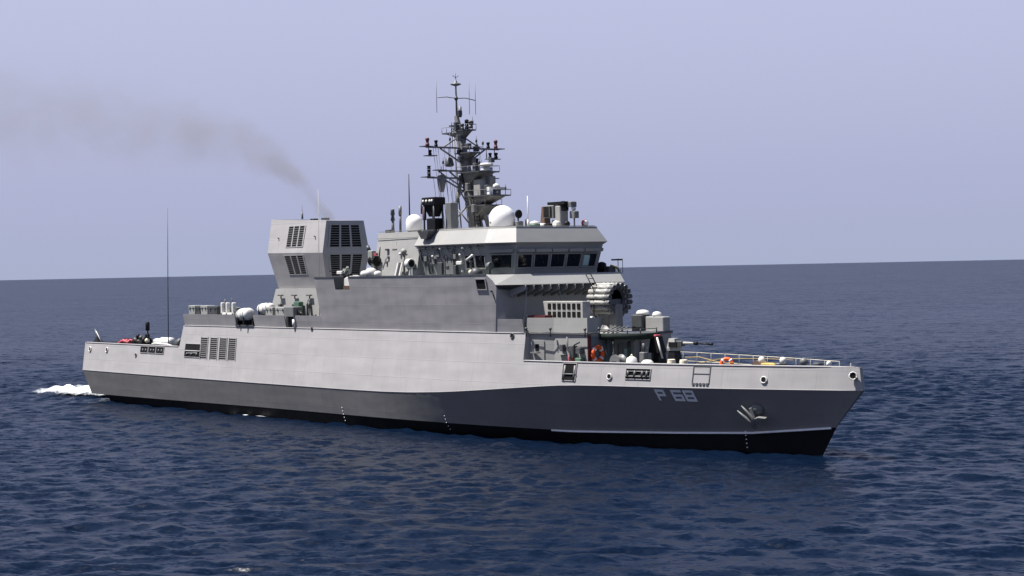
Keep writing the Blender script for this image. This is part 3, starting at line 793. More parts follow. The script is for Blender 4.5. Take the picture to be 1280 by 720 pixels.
# platform for the launcher, with an awning-dark edge
m = MB()
Pp = [(21.66, -2.55), (22.9, -2.55), (23.75, -1.2), (23.75, .2), (22.7, 1.2), (22.6, 2.6), (21.66, 2.6)]
m.rings([zz(Pp, 6.22), zz(Pp, 6.36)], 'dark'); m.build('launcher_platform', fdh)
m = MB()
Pa = [(21.8, -2.62), (22.95, -2.62), (23.85, -1.2), (23.85, .25)]
rs = []
for i, (x_, y_) in enumerate(Pa): rs.append([(x_, y_, 6.36), (x_+.03, y_-.03, 6.34), (x_+.06, y_-.06, 6.0+.05*(i % 2)), (x_, y_, 6.03+.05*(i % 2))])
m.rings(rs, 'canvas', smooth=True); m.build('canvas_dodger', fdh)
# gear standing under the platform
m = MB(); m.bbox(22.6, 23.1, -1.2, -.5, 3.73, 5.9, 'dark'); m.bbox(22.7, 23.0, -1.3, -1.2, 5.0, 5.6, 'green', .02); m.build('electrical_cabinet', fdh)
m = MB(); m.bbox(23.9, 24.3, -1.5, -1.1, 3.73, 5.3, 'mid'); m.cyl((24.1, -1.3, 5.3), (24.1, -1.3, 5.8), .09, 'dark'); m.build('pump', fdh)
m = MB(); m.tube([(21.9, -2.2, 6.1), (21.95, -2.2, 5.2), (22.3, -2.1, 4.9), (22.3, -2.0, 3.8)], .07, 'dark', 8); m.build('pipe', fdh)
m = MB(); m.tube([(21.9, -1.7, 6.1), (21.9, -1.75, 4.6), (22.2, -1.8, 4.3)], .05, 'mid', 8); m.build('pipe', fdh)
m = MB(); m.bbox(23.86, 24.1, -.3, .1, 6.0, 6.25, 'pink', .03); m.build('platform_lamp', fdh)
# deckhouse front below the platform
m = MB(); m.box(21.66, 21.70, -3.35, -1.6, 3.75, 6.2, 'blue'); m.box(21.67, 21.72, -3.43, -3.18, 3.75, 6.3, 'red'); m.build('front_panel', fdh)
m = MB(); m.box(21.66, 21.73, -1.0, -.2, 3.75, 5.7, 'mid'); m.box(21.66, 21.75, -.6, .3, 4.2, 5.4, 'teal'); m.build('front_door', fdh)
# deckhouse starboard side: door, boxes, rail
dh = lambda t, z, o: Vector((XF-.1+(18.9-XF+.1)*t+.32*o, -4.10+.58*t-.95*o, z))
m = MB()
m.rings([[dh(.12, 3.8, -.02), dh(.62, 3.8, -.02), dh(.62, 5.95, -.02), dh(.12, 5.95, -.02)], [dh(.12, 3.8, .05), dh(.62, 3.8, .05), dh(.62, 5.95, .05), dh(.12, 5.95, .05)]], 'upper'); dr = m.build('side_door', fdh)
m = MB(); m.rings([[dh(.28, 5.35, .02), dh(.42, 5.35, .02), dh(.42, 5.75, .02), dh(.28, 5.75, .02)], [dh(.28, 5.35, .065), dh(.42, 5.35, .065), dh(.42, 5.75, .065), dh(.28, 5.75, .065)]], 'void'); m.build('door_window', dr)
m = MB(); m.box(17.6, 18.2, -4.3, -4.0, 5.22, 5.28, 'mid'); m.build('shelf', fdh)
def wallbit(name, x0, x1, z0, z1, mat, o=.25):
    m = MB(); m.bbox(x0, x1, -3.48-o, -3.40, z0, z1, mat, .03); m.build(name, fdh)
wallbit('switch_box', 19.55, 19.85, 5.35, 5.75, 'dark'); wallbit('shelf', 19.4, 19.95, 5.15, 5.2, 'mid', .3)
wallbit('hose_rack', 20.45, 20.8, 5.0, 5.7, 'dark', .3); wallbit('hose_box', 20.95, 21.45, 4.7, 5.0, 'green', .3)
wallbit('hydrant', 20.35, 20.55, 4.55, 5.1, 'pink', .3); wallbit('vent_box', 21.0, 21.4, 5.25, 5.6, 'dark', .3)
m = MB(); m.tube([(20.3, -3.75, 6.2), (20.35, -3.8, 5.5), (20.6, -3.8, 5.2), (20.55, -3.8, 4.6)], .06, 'dark', 7); m.tube([(21.3, -3.7, 5.9), (20.9, -3.75, 5.75), (20.8, -3.75, 5.1)], .05, 'dark', 7); m.build('hose', fdh)
m = MB(); m.bbox(20.75, 21.35, -4.15, -3.75, 3.75, 4.62, 'dark'); m.box(20.75, 21.35, -4.16, -3.74, 4.62, 4.72, 'cream'); m.build('bollard_locker', fdh)
m = MB()
rail = [(XF, -4.35), (18.95, -3.85), (21.8, -3.72), (22.2, -3.0)]
for (x0, y0), (x1, y1) in zip(rail, rail[1:]): m.cyl((x0, y0, 6.42), (x1, y1, 6.42), .03, 'dark', n=6)
for x_, y_ in rail: m.cyl((x_, y_, 6.2), (x_, y_, 6.62), .045, 'dark', n=6); m.ball((x_, y_, 6.66), .09, 'dark', 8)
m.build('hand_rail', fdh)
# red base, white ready-use rack with two rows of openings
m = MB(); m.box(16.6, 18.2, -3.6, -3.0, 6.4, 7.42, 'red'); m.build('red_locker', fdh)
rk = MB(); rk.bbox(17.25, 20.75, -2.9, -2.3, 6.4, 8.24, 'tube', .02); rack = rk.build('ammunition_rack', fdh)
for row in (0, 1):
    for k in range(7):
        x0 = 17.70+k*.43; z0 = 7.30+row*.48
        m = MB(); m.box(x0, x0+.27, -2.93, -2.85, z0, z0+.34, 'void'); m.build('rack_opening', rack)
# rocket launcher: horseshoe of tubes
m = MB(); m.lathe([(.75, 0), (.75, .12), (.55, .2), (.45, .9), (.55, 1.0)], (19.95, 0, 6.37), 'mid', 20); m.bbox(19.5, 20.4, -.55, .55, 7.2, 8.3, 'mid'); m.cyl((19.9, -.8, 8.25), (19.9, .8, 8.25), .3, 'dark', n=14)
m.bbox(20.4, 21.0, -.5, .1, 6.37, 8.0, 'mid'); m.bbox(18.8, 19.3, -.8, -.4, 6.37, 7.3, 'dark'); m.cyl((18.9, -1.0, 7.15), (19.6, -1.0, 7.15), .15, 'white', n=12); launcher = m.build('rocket_launcher', fdh)
m = MB(); m.lathe([(.74, -.55), (.76, -.5), (.76, .55), (.6, .6), (.02, .6)], (19.75, 0, 8.27), 'dark', 24, 'X')
m.lathe([(.98, -.09), (.98, .09), (.62, .09), (.62, -.09)], (20.45, 0, 8.27), 'dark', 24, 'X'); m.lathe([(.94, -.06), (.94, .06), (.62, .06), (.62, -.06)], (19.25, 0, 8.27), 'dark', 24, 'X'); m.build('tube_drum', launcher)
for k in range(16):
    t = 2*math.pi*(k+.5)/16
    y_, z_ = .86*math.cos(t), 8.27+.86*math.sin(t)
    m = MB(); m.lathe([(.10, -.97), (.145, -.95), (.145, -.35), (.165, -.33), (.165, -.20), (.145, -.18), (.145, .38), (.165, .40), (.165, .52), (.145, .54), (.145, .70)], (19.95, y_, z_), 'tube', 12, 'X'); m.lathe([(.147, .70), (.150, .95), (.125, .96), (.11, .80), (.01, .80)], (19.95, y_, z_), 'mid', 12, 'X'); m.build('launch_tube', launcher)
# ladder above the launcher
m = MB()
for y_ in (-.95, -.55): m.cyl((19.6, y_, 8.9), (18.9, y_, 9.85), .03, 'black', n=6)
for k in range(4): m.cyl((19.6-.2*k, -.95, 9.0+.27*k), (19.6-.2*k, -.55, 9.0+.27*k), .022, 'black', n=6)
m.cyl((19.6, -.95, 8.9), (19.6, -.95, 7.3), .03, 'black', n=6); m.cyl((19.6, -.55, 8.9), (19.6, -.55, 7.3), .03, 'black', n=6)
m.build('ladder', fdh)
# light panel box on the port side of the platform
m = MB(); m.bbox(21.0, 22.5, 1.9, 2.5, 6.2, 7.2, 'upper'); m.build('breakwater_box', fdh)
m = MB(); m.bbox(20.0, 20.9, 1.7, 2.4, 6.36, 7.3, 'dark'); m.build('electrical_cabinet', fdh)
m = MB()
for x_, y_ in [(21.7, -2.5), (22.85, -2.5), (23.3, -1.8), (23.7, -1.15), (23.7, .15), (22.65, 1.2)]: m.cyl((x_, y_, 6.3), (x_, y_, 6.62), .035, 'dark', n=6)
m.tube([(21.7, -2.5, 6.6), (22.85, -2.5, 6.6), (23.7, -1.15, 6.6), (23.7, .15, 6.6), (22.65, 1.2, 6.6)], .025, 'dark', 6)
for k in range(4): m.cyl((21.8+.35*k, -2.3, 6.4), (22.2+.35*k, -1.6, 6.75), .04, 'mid', n=6)
m.build('platform_rail', fdh)
m = MB(); m.bbox(23.1, 23.5, -1.4, -1.0, 3.73, 6.22, 'mid'); m.build('platform_post', fdh)
m = MB(); m.cyl((23.4, .1, 3.73), (23.4, .1, 6.25), .08, 'mid'); m.build('platform_post', fdh)
m = MB(); m.cyl((22.7, -2.35, 3.73), (22.7, -2.35, 6.25), .07, 'dark'); m.build('platform_post', fdh)
m = MB()
for k in range(5): m.box(23.0, 23.7, -.62, -.54, 4.5+.24*k, 4.58+.24*k, 'white')
m.build('fence_panel', fdh)

# deck gun
def slab(m, b0, b1, z0, z1, mat):
    q4 = lambda b, z: [(b[0], b[2], z), (b[1], b[2], z), (b[1], b[3], z), (b[0], b[3], z)]
    m.rings([q4(b0, z0), q4(b1, z1)], mat)
m = MB(); m.lathe([(.55, 0), (.55, .12), (.42, .2)], (25.3, 0, 3.72), 'black', 16); slab(m, (24.95, 25.7, -.38, .38), (25.05, 25.5, -.24, .24), 3.9, 5.35, 'black'); gun = m.build('deck_gun', ship)
m = MB(); slab(m, (24.98, 25.55, -.28, .28), (24.95, 25.6, -.30, .30), 5.35, 5.5, 'tube'); slab(m, (24.95, 25.6, -.30, .30), (25.05, 25.5, -.22, .22), 5.5, 6.05, 'tube'); m.build('gun_housing', gun)
m = MB(); m.box(25.15, 25.8, -.36, -.30, 5.55, 5.85, 'black'); m.bbox(25.5, 26.0, -.16, .16, 5.6, 5.92, 'dark'); m.cyl((25.9, 0, 5.80), (26.9, 0, 5.79), .085, 'tube', .06); m.cyl((26.6, 0, 5.79), (28.2, 0, 5.77), .045, 'black'); m.cyl((26.85, 0, 5.79), (27.1, 0, 5.79), .10, 'black'); m.cyl((27.95, 0, 5.77), (28.25, 0, 5.77), .07, 'black'); m.build('barrel', gun)
m = MB(); slab(m, (23.75, 24.45, -.35, .3), (23.85, 24.3, -.25, .25), 3.73, 5.2, 'black'); slab(m, (23.5, 24.35, -.35, .3), (23.65, 24.1, -.3, .2), 5.2, 6.15, 'black'); m.build('ammunition_feed', gun)
m = MB(); m.cyl((24.30, -.42, 6.1), (24.72, -.42, 4.9), .055, 'white', n=8); m.build('loading_bar', gun)

# starboard machine gun in its bay, and aft cradle things
m = MB(); m.cyl((-.75, -4.7, 9.05), (-.75, -4.7, 10.05), .10, 'dark'); mg = m.build('machine_gun', ship)
m = MB(); m.box(-.9, -.25, -4.75, -4.6, 10.0, 10.45, 'sage'); m.tube([(-1.0, -4.8, 10.15), (-.5, -4.8, 10.2), (-.1, -4.9, 10.55)], .08, 'sage', 8); m.build('mount', mg)
m = MB(); m.cyl((-.6, -4.85, 10.25), (-2.1, -4.95, 10.30), .04, 'black'); m.bbox(-1.3, -.7, -4.98, -4.75, 10.1, 10.3, 'white', .03); m.cyl((-.2, -4.9, 10.0), (.6, -5.1, 10.05), .09, 'black'); m.build('barrel', mg)

# ------------------------------------------------------------------ mast
m = MB()
def col_at(z): k = (z-12.7)/(20.0-12.7); return 7.55+(5.75-7.55)*k
rs = []
for z_, hx, hy in ((12.7, .46, .42), (14.5, .40, .36), (16.6, .33, .31), (18.4, .26, .25), (19.4, .21, .20), (20.3, .13, .13)):
    xc = col_at(z_); rs.append([(xc-hx, -hy*.6, z_), (xc-hx*.6, -hy, z_), (xc+hx*.6, -hy, z_), (xc+hx, -hy*.6, z_), (xc+hx, hy*.6, z_), (xc+hx*.6, hy, z_), (xc-hx*.6, hy, z_), (xc-hx, hy*.6, z_)])
m.rings(rs, 'mastgrey'); mast = m.build('mast', ship)
m = MB(); m.cyl((8.6, .2, 12.7), (7.3, .05, 16.5), .14, 'mastgrey'); m.cyl((6.2, -1.1, 12.7), (6.6, -.3, 16.6), .12, 'mastgrey'); m.cyl((6.4, -.35, 12.7), (5.6, -.25, 19.5), .05, 'mid', n=6)
m.build('mast_leg', mast)
m = MB()
for y_ in (-.22, .22): m.cyl((8.35, -.5+y_, 12.7), (8.0, -.5+y_, 15.0), .035, 'black', n=6)
for k in range(9): m.cyl((8.35-.35*k/9, -.72, 12.9+.24*k), (8.35-.35*k/9, -.28, 12.9+.24*k), .025, 'black', n=6)
m.build('ladder', mast)
def platform(x0, x1, y0, y1, z_, xr, cone=.7, mat='dark'):
    m = MB(); m.box(x0, x1, y0, y1, z_, z_+.08, mat)
    for yy in (y0, y1):
        m.tube([(x0, yy, z_+.42), (x1, yy, z_+.42)], .018, 'mid', 5)
    m.tube([(x1, y0, z_+.42), (x1, y1, z_+.42)], .018, 'mid', 5)
    for xx in (x0, (x0+x1)/2, x1):
        for yy in (y0, y1): m.cyl((xx, yy, z_+.08), (xx, yy, z_+.42), .018, 'mid', n=5)
    s_ = 1 if x1 > xr else -1; xe = x1 if s_ > 0 else x0
    m.rings([[(xr, y0*.5, z_-cone), (xr+.15*s_, y0*.5, z_-cone), (xr+.15*s_, y1*.5, z_-cone), (xr, y1*.5, z_-cone)], [(xr, y0*.8, z_), (xe-.3*s_, y0*.8, z_), (xe-.3*s_, y1*.8, z_), (xr, y1*.8, z_)]], 'mastgrey')
    return m.build('platform', mast)
platform(7.4, 10.1, -.8, .8, 14.88, 7.6, .75); platform(7.3, 9.3, -.7, .7, 14.28, 7.6, .9); platform(6.6, 8.9, -.8, .9, 16.45, 7.0, .9)
platform(6.0, 7.6, -.5, .5, 17.75, 6.4, .5); platform(5.9, 7.2, -.4, .4, 19.25, 6.0, .6); platform(4.6, 5.6, -.4, .4, 19.15, 5.9, .3)
# yards
def yard(z_, y0, y1, xo=0., r_=.06):
    m = MB(); xc = col_at(z_)+xo; m.box(xc-.07, xc+.07, y0, y1, z_-.05, z_+.06, 'mastgrey')
    for yy in (y0, y1):
        if abs(yy) > 1.5: m.cyl((xc, yy*.62, z_-.05), (col_at(z_-1.0), math.copysign(.25, yy), z_-1.0), .06, 'mastgrey', n=8); m.plate([(xc-.3, yy-.35, z_+.06), (xc+.3, yy-.35, z_+.06), (xc+.3, yy+.35, z_+.06), (xc-.3, yy+.35, z_+.06)], 'dark', .05, Vector((0, 0, 1)))
    return m.build('yardarm', mast)
yard(18.15, -2.95, 3.05); yard(16.15, -3.25, 2.1); yard(16.62, -2.2, 1.5)
m = MB(); m.plate([(col_at(18)-.3, -3.0, 17.62), (col_at(18)+.3, -3.0, 17.62), (col_at(18)+.3, -2.3, 17.62), (col_at(18)-.3, -2.3, 17.62)], 'dark', .05, Vector((0, 0, 1))); m.cyl((6, -2.6, 17.6), (6, -2.6, 18.15), .03, 'mid', n=6)
m.plate([(col_at(18)-.3, 2.1, 17.52), (col_at(18)+.3, 2.1, 17.52), (col_at(18)+.3, 3.0, 17.52), (col_at(18)-.3, 3.0, 17.52)], 'dark', .05, Vector((0, 0, 1))); m.cyl((6, 2.2, 17.5), (6, 2.2, 18.15), .03, 'mid', n=6); m.cyl((6, 2.9, 17.5), (6, 2.9, 18.15), .03, 'mid', n=6)
m.build('lamp_bracket', mast)
def lamp(x_, y_, z_, mat='black', h=.34, r_=.12):
    m = MB(); m.lathe([(r_*.7, 0), (r_, .04), (r_, h*.3), (r_*.75, h*.33), (r_*.75, h*.66), (r_, h*.7), (r_, h*.93), (r_*.4, h)], (x_, y_, z_), mat, 12); return m.build('signal_lamp', mast)
xa = col_at(18.15); xb = col_at(16.15)
lamp(xa, -2.85, 18.2, 'red', .55, .13); lamp(xa, -2.15, 18.2, 'black', .42); lamp(xa, 2.85, 18.2, 'red', .58, .13); lamp(xa, 2.2, 18.2, 'black', .42)
lamp(xa, -2.65, 17.64, 'black', .34); lamp(xa, 2.85, 17.54, 'black', .4, .14); lamp(xa, 2.35, 17.54, 'black', .38)
for k in range(3): lamp(xb, -3.15, 16.22+.24*k, 'black', .22, .13); lamp(xb, 2.0, 16.22+.24*k, 'black', .22, .13)
lamp(6.6, .9, 17.1, 'black', .4); lamp(6.3, .35, 19.3, 'black', .75, .14); lamp(7.0, .1, 19.4, 'dark', .5, .16); lamp(6.9, -.5, 19.3, 'dark', .4)
m = MB(); m.lathe([(.06, .55), (.22, .45), (.31, .1), (.31, 0), (.2, -.08), (.02, -.1)], (xa, -1.1, 17.0), 'dark', 12); m.cyl((xa, -1.1, 17.5), (xa, -1.1, 18.1), .03, 'dark', n=5); m.build('hanging_lantern', mast)
m = MB()
m.lathe([(.08, .75), (.27, .7), (.29, .3), (.2, -.1), (.14, -.35), (.02, -.37)], (col_at(16.6), -2.05, 15.6), 'mid', 12); m.cyl((col_at(16.6), -2.05, 16.3), (col_at(16.6), -2.05, 16.9), .02, 'mid', n=5); m.build('hanging_lantern', mast)
# radar gear on the platforms
m = MB(); m.lathe([(.3, 0), (.36, .06), (.36, .16), (.2, .2), (.2, .32), (.42, .34), (.45, .44), (.40, .52), (.05, .56)], (8.3, .3, 16.53), 'white', 18); m.build('navigation_radar', mast)
m = MB(); m.bbox(7.9, 8.6, -.5, .2, 14.96, 16.0, 'upper'); m.build('equipment_cabinet', mast)
m = MB(); m.bbox(8.5, 9.0, .0, .5, 14.96, 16.2, 'mid'); m.build('equipment_cabinet', mast)
m = MB(); m.lathe([(.25, 0), (.25, .2), (.15, .24), (.15, .34)], (9.5, .1, 14.96), 'mid', 14); m.box(9.38, 9.62, -.6, .8, 15.3, 15.46, 'white'); m.lathe([(.25, .5), (.2, .65), (.02, .75)], (9.5, .1, 14.96), 'white', 14); m.build('navigation_radar', mast)
for x_, y_, z_ in ((5.4, -.2, 19.23), (5.0, .1, 19.23)):
    m = MB(); m.cyl((x_, y_, z_), (x_, y_, z_+.7), .03, 'dark', n=6); m.box(x_-.12, x_+.12, y_-.12, y_+.12, z_+.4, z_+.47, 'dark'); m.build('aerial', mast)
m = MB(); m.cyl((xa, -.8, 18.2), (xa, -.8, 19.3), .02, 'dark', n=5); m.build('aerial', mast)
# top pole with cross aerial and disc
m = MB(); m.cyl((5.72, 0, 20.2), (5.66, 0, 22.7), .075, 'mastgrey', .045, n=8); m.cyl((5.95, .1, 20.2), (5.95, .1, 20.9), .10, 'mid', n=8); m.build('pole', mast)
m = MB(); zc = 21.45
m.tube([(5.68, -1.55, zc-.02), (5.68, -.8, zc+.06), (5.68, 0, zc), (5.68, .8, zc+.06), (5.68, 1.62, zc-.06)], .03, 'mastgrey', 6); m.lathe([(.1, -.12), (.13, 0), (.1, .12)], (5.68, 0, zc), 'dark', 10)
for yy in (-1.62, 1.10, 1.62): m.cyl((5.68, yy, zc-1.0), (5.68, yy, zc+1.1), .018, 'mid', .018, n=5)
m.build('cross_aerial', mast)
m = MB(); m.lathe([(.06, -.1), (.35, 0), (.36, .05), (.12, .12), (.08, .25), (.02, .3)], (5.66, 0, 22.35), 'mid', 14); m.cyl((5.66, 0, 22.6), (5.66, 0, 23.1), .02, 'dark', n=5)
m.tube([(5.66, -.25, 22.95), (5.66, 0, 22.8), (5.66, .25, 22.95)], .02, 'dark', 5); m.build('wind_vane', mast)
# cross bracing and small aerials
for a_, b2 in (((6.25, -1.05, 13.2), (7.2, -.4, 14.4)), ((7.4, -.5, 13.2), (6.4, -.85, 14.4)), ((6.35, -.8, 14.6), (6.95, -.35, 15.6)), ((7.05, -.45, 14.6), (6.45, -.6, 15.6)), ((8.5, .2, 13.0), (7.2, .4, 14.2)), ((6.3, -2.1, 16.62), (6.9, -.3, 15.4)), ((6.2, 1.4, 16.62), (6.9, .3, 15.6)), ((xa, -1.6, 18.15), (6.1, -.2, 18.9)), ((xa, 1.6, 18.15), (6.1, .2, 18.9))):
    m = MB(); m.cyl(a_, b2, .05, 'mastgrey', n=6); m.build('brace', mast)
for x_, y_, z_, h_ in ((xa, -1.0, 18.2, .9), (xa, 1.2, 18.2, .8), (xa, 1.75, 18.2, .5), (7.4, .3, 17.83, .6), (8.7, -.6, 16.5, 1.0), (9.8, .6, 14.95, .7), (col_at(16.6), -1.9, 16.7, .8), (6.9, .35, 19.3, .9)):
    m = MB(); m.cyl((x_, y_, z_), (x_, y_, z_+h_), .022, 'dark', n=5); m.lathe([(.03, 0), (.07, .02), (.07, .2), (.03, .22)], (x_, y_, z_+h_*.45), 'dark', 8); m.build('aerial', mast)
for x_, y_, z_, sx_, sz_, mt in ((7.5, -.62, 15.3, .3, .5, 'mid'), (6.6, -.5, 17.2, .25, .4, 'dark'), (7.1, .45, 17.9, .3, .35, 'dark'), (6.4, -.45, 18.6, .22, .4, 'mid'), (8.2, -.7, 13.9, .3, .5, 'mid'), (9.0, .6, 15.0, .4, .45, 'dark'), (8.3, -.6, 16.55, .35, .5, 'dark'), (9.7, -.6, 14.97, .3, .35, 'number'), (6.1, -.35, 19.35, .3, .5, 'dark'), (5.95, .3, 18.5, .3, .5, 'dark'), (6.9, .3, 17.0, .35, .55, 'mid'), (6.7, -.5, 15.9, .3, .45, 'dark'), (7.5, .55, 14.4, .35, .5, 'dark'), (6.45, -.4, 17.75, .3, .3, 'black'), (7.2, -.3, 18.0, .4, .4, 'dark'), (8.6, .5, 17.1, .3, .3, 'dark'), (9.2, -.4, 15.0, .35, .6, 'dark'), (6.0, 0, 20.3, .25, .35, 'dark')):
    m = MB(); m.bbox(x_-sx_/2, x_+sx_/2, y_-.15, y_+.15, z_, z_+sz_, mt, .03); m.build('equipment_box', mast)
# halyards
m = MB()
for yy, z1, y2 in ((-2.4, 18.1, -2.6), (-2.0, 18.1, -2.3), (-1.5, 18.1, -2.0), (-1.0, 18.1, -1.7), (-2.8, 16.1, -2.9), (-1.8, 16.1, -1.9), (-1.2, 16.1, -1.3), (2.0, 18.1, 2.2), (-.6, 18.1, -1.5), (-2.2, 18.1, -2.45), (-1.5, 16.1, -1.6), (-2.4, 16.1, -2.5), (1.4, 18.1, 1.8)):
    m.cyl((col_at(z1), yy, z1), (7.4, y2, 12.75), .015, 'wire', n=4)
m.build('halyard', mast)

# ------------------------------------------------------------------ roof gear on the bridge
def radome(x_, y_, z_, rad, wall, name='radome'):
    m = MB(); m.lathe([(rad*.8, 0), (rad*.8, .12)], (x_, y_, z_), 'mid', 20); m.dome((x_, y_, z_+.1), rad, 'radome', wall); return m.build(name, ship)
radome(10.75, -.5, 12.74, .84, .66); radome(3.9, -2.3, 12.72, .56, .95)
m = MB()
for k in range(2): m.box(10.5+.22*k, 10.64+.22*k, -1.34+.02*k, -1.30, 13.1, 13.2, 'mid')
m.build('radome_stencil', ship)
# light director cabinet on the starboard side
m = MB(); m.box(7.5, 8.6, -4.35, -3.45, 12.66, 12.78, 'dark'); m.rings([[(7.75, -4.7, 12.2), (8.3, -4.7, 12.2), (8.3, -4.0, 12.2), (7.75, -4.0, 12.2)], [(7.45, -4.75, 12.7), (8.6, -4.75, 12.7), (8.6, -3.5, 12.7), (7.45, -3.5, 12.7)]], 'dark'); dirc = m.build('gun_director', ship)
m = MB(); m.bbox(7.7, 8.5, -4.2, -3.5, 12.78, 13.5, 'black'); m.build('director_base', dirc)
m = MB()
for x_, y_ in ((7.55, -4.25), (8.55, -4.25), (7.55, -3.55), (8.55, -3.55)): m.cyl((x_, y_, 12.78), (x_, y_, 14.4), .06, 'dark', n=6)
m.rings([[(7.85, -4.1, 13.6), (8.35, -4.1, 13.6), (8.35, -3.6, 13.6), (7.85, -3.6, 13.6)], [(7.5, -4.3, 14.35), (8.6, -4.3, 14.35), (8.6, -3.5, 14.35), (7.5, -3.5, 14.35)]], 'black'); m.build('director_frame', dirc)
m = MB(); m.bbox(7.4, 8.75, -4.35, -3.45, 14.35, 14.82, 'black'); hd = m.build('lamp_head', dirc)
for k, xx in enumerate((7.62, 7.95, 8.30, 8.52)):
    m = MB(); m.lathe([(.09, 0), (.09, -.05), (.02, -.06)], (xx, -4.35, 14.58), 'white', 10, 'Y'); m.build('lamp', hd)
m = MB(); m.box(7.3, 7.45, -4.2, -4.0, 13.4, 14.3, 'red'); m.cyl((7.2, -4.2, 13.8), (7.2, -4.2, 14.6), .05, 'dark'); m.build('side_lamp', dirc)
m = MB(); m.bbox(9.0, 9.6, -3.7, -3.1, 12.7, 14.45, 'mid'); m.build('equipment_cabinet', ship)
# stern-side small masts on the roof
m = MB(); m.cyl((.9+1.6, -2.4, 12.7), (.9+1.6, -2.4, 13.9), .08, 'dark'); m.cyl((2.5, -2.4, 13.9), (2.5, -2.4, 14.5), .11, 'mid'); m.build('stub_aerial', ship)
m = MB(); m.cyl((3.3, -3.6, 12.7), (3.3, -3.6, 13.5), .12, 'mid', .08); m.lathe([(.08, 0), (.16, .1), (.10, .35), (.16, .5), (.12, .7), (.14, .8)], (3.3, -3.6, 13.45), 'dark', 10); m.build('stub_aerial', ship)
m = MB(); m.bbox(2.4, 2.9, -3.6, -3.2, 12.72, 12.95, 'dark'); m.build('roof_locker', ship)
# electro-optical director and forward roof gear
m = MB(); m.lathe([(.4, 0), (.38, .3), (.32, .5)], (13.3, 1.9, 12.74), 'mid', 16); m.rings([[(12.0, 1.55, 12.74), (12.45, 1.55, 12.74), (12.45, 2.1, 12.74), (12.0, 2.1, 12.74)], [(12.15, 1.6, 14.1), (12.4, 1.6, 14.1), (12.4, 2.0, 14.1), (12.15, 2.0, 14.1)]], 'brown'); eo = m.build('optical_director', ship)
m = MB(); m.bbox(12.42, 13.35, 1.5, 2.1, 13.35, 14.15, 'mid'); m.box(12.5, 13.2, 1.44, 1.5, 13.42, 14.08, 'black'); m.box(13.05, 13.09, 1.42, 1.45, 13.42, 14.08, 'mid'); m.build('sight_housing', eo)
m = MB(); m.bbox(13.4, 13.9, 1.6, 2.3, 12.74, 14.1, 'upper'); m.build('pedestal', eo)
m = MB(); m.box(12.7, 14.3, 1.6, 2.2, 14.18, 14.36, 'black'); m.lathe([(.1, -.35), (.34, -.3), (.34, .2), (.1, .3)], (13.75, 2.0, 14.1), 'black', 16); m.bbox(14.25, 14.6, 1.9, 2.4, 14.0, 14.35, 'mid'); m.build('sensor_bar', eo)
m = MB(); m.cyl((14.55, 2.2, 12.74), (14.55, 2.2, 13.4), .05, 'mid'); m.bbox(14.3, 14.8, 2.0, 2.4, 13.3, 13.75, 'mid'); m.ball((14.5, 2.2, 13.9), .15, 'white', 10); m.build('small_aerial', ship)
m = MB(); m.cyl((11.7, 0, 12.74), (11.7, 0, 13.5), .06, 'dark'); m.lathe([(.05, -.15), (.26, -.05), (.28, .05), (.20, .06), (.02, .0)], (11.75, 0, 13.65), 'black', 16, 'X'); m.bbox(11.5, 11.95, -.25, .25, 12.74, 13.2, 'mid'); m.build('small_searchlight', ship)
m = MB(); m.lathe([(.34, 0), (.36, .12), (.34, .2)], (13.3, 0, 12.78), 'green', 16); m.lathe([(.34, .2), (.28, .32), (.02, .4)], (13.3, 0, 12.78), 'white', 16); m.build('compass_dome', ship)
m = MB(); m.cyl((12.4, 0.1, 12.74), (12.4, .1, 13.3), .09, 'black'); m.build('small_aerial', ship)
m = MB(); m.lathe([(.2, 0), (.24, .1), (.2, .3)], (12.6, 1.25, 12.74), 'white', 12); m.bbox(13.0, 13.5, 1.0, 1.4, 12.74, 13.0, 'black'); m.lathe([(.2, -.2), (.22, 0), (.2, .2)], (13.9, 1.3, 12.95), 'white', 12, 'Y'); m.ball((14.3, 1.8, 12.95), .2, 'black', 10); m.build('roof_fitting', ship)
m = MB(); m.ball((14.7, 2.95, 12.98), .22, 'white', 14); m.lathe([(.225, -.09), (.232, 0), (.225, .09)], (14.7, 2.95, 12.98), 'pink', 14, 'X'); m.lathe([(.2, 0), (.2, .08)], (14.7, 2.95, 12.74), 'dark', 12); m.build('beacon', ship)
m = MB()
rr = [(2.2, -3.9), (6.95, -3.95), (13.6, -3.95), (15.3, -3.25), (15.3, 3.25), (13.6, 3.95)]
for (x0, y0), (x1, y1) in zip(rr, rr[1:]):
    m.cyl((x0, y0, 12.80), (x1, y1, 12.80), .018, 'mid', n=5)
m.build('roof_rail', ship)
# port bridge wing gear, silhouetted
m = MB(); m.box(13.4, 15.9, 4.2, 4.9, 9.76, 9.84, 'deck'); m.lathe([(.3, 0), (.35, .3), (.3, .6), (.1, .7)], (14.6, 4.4, 9.84), 'black', 12); m.bbox(15.0, 15.5, 4.2, 4.8, 9.84, 10.25, 'dark'); m.tube([(15.3, 4.5, 10.3), (15.6, 4.7, 10.2), (15.8, 4.9, 9.9)], .06, 'yellow', 7)
m.cyl((15.75, 4.75, 9.8), (15.75, 4.75, 10.75), .025, 'dark', n=5); m.cyl((15.9, 5.0, 9.8), (15.9, 5.0, 10.75), .02, 'dark', n=5); m.box(15.5, 15.9, 4.4, 5.0, 10.6, 10.7, 'black'); m.build('wing_gear', ship)

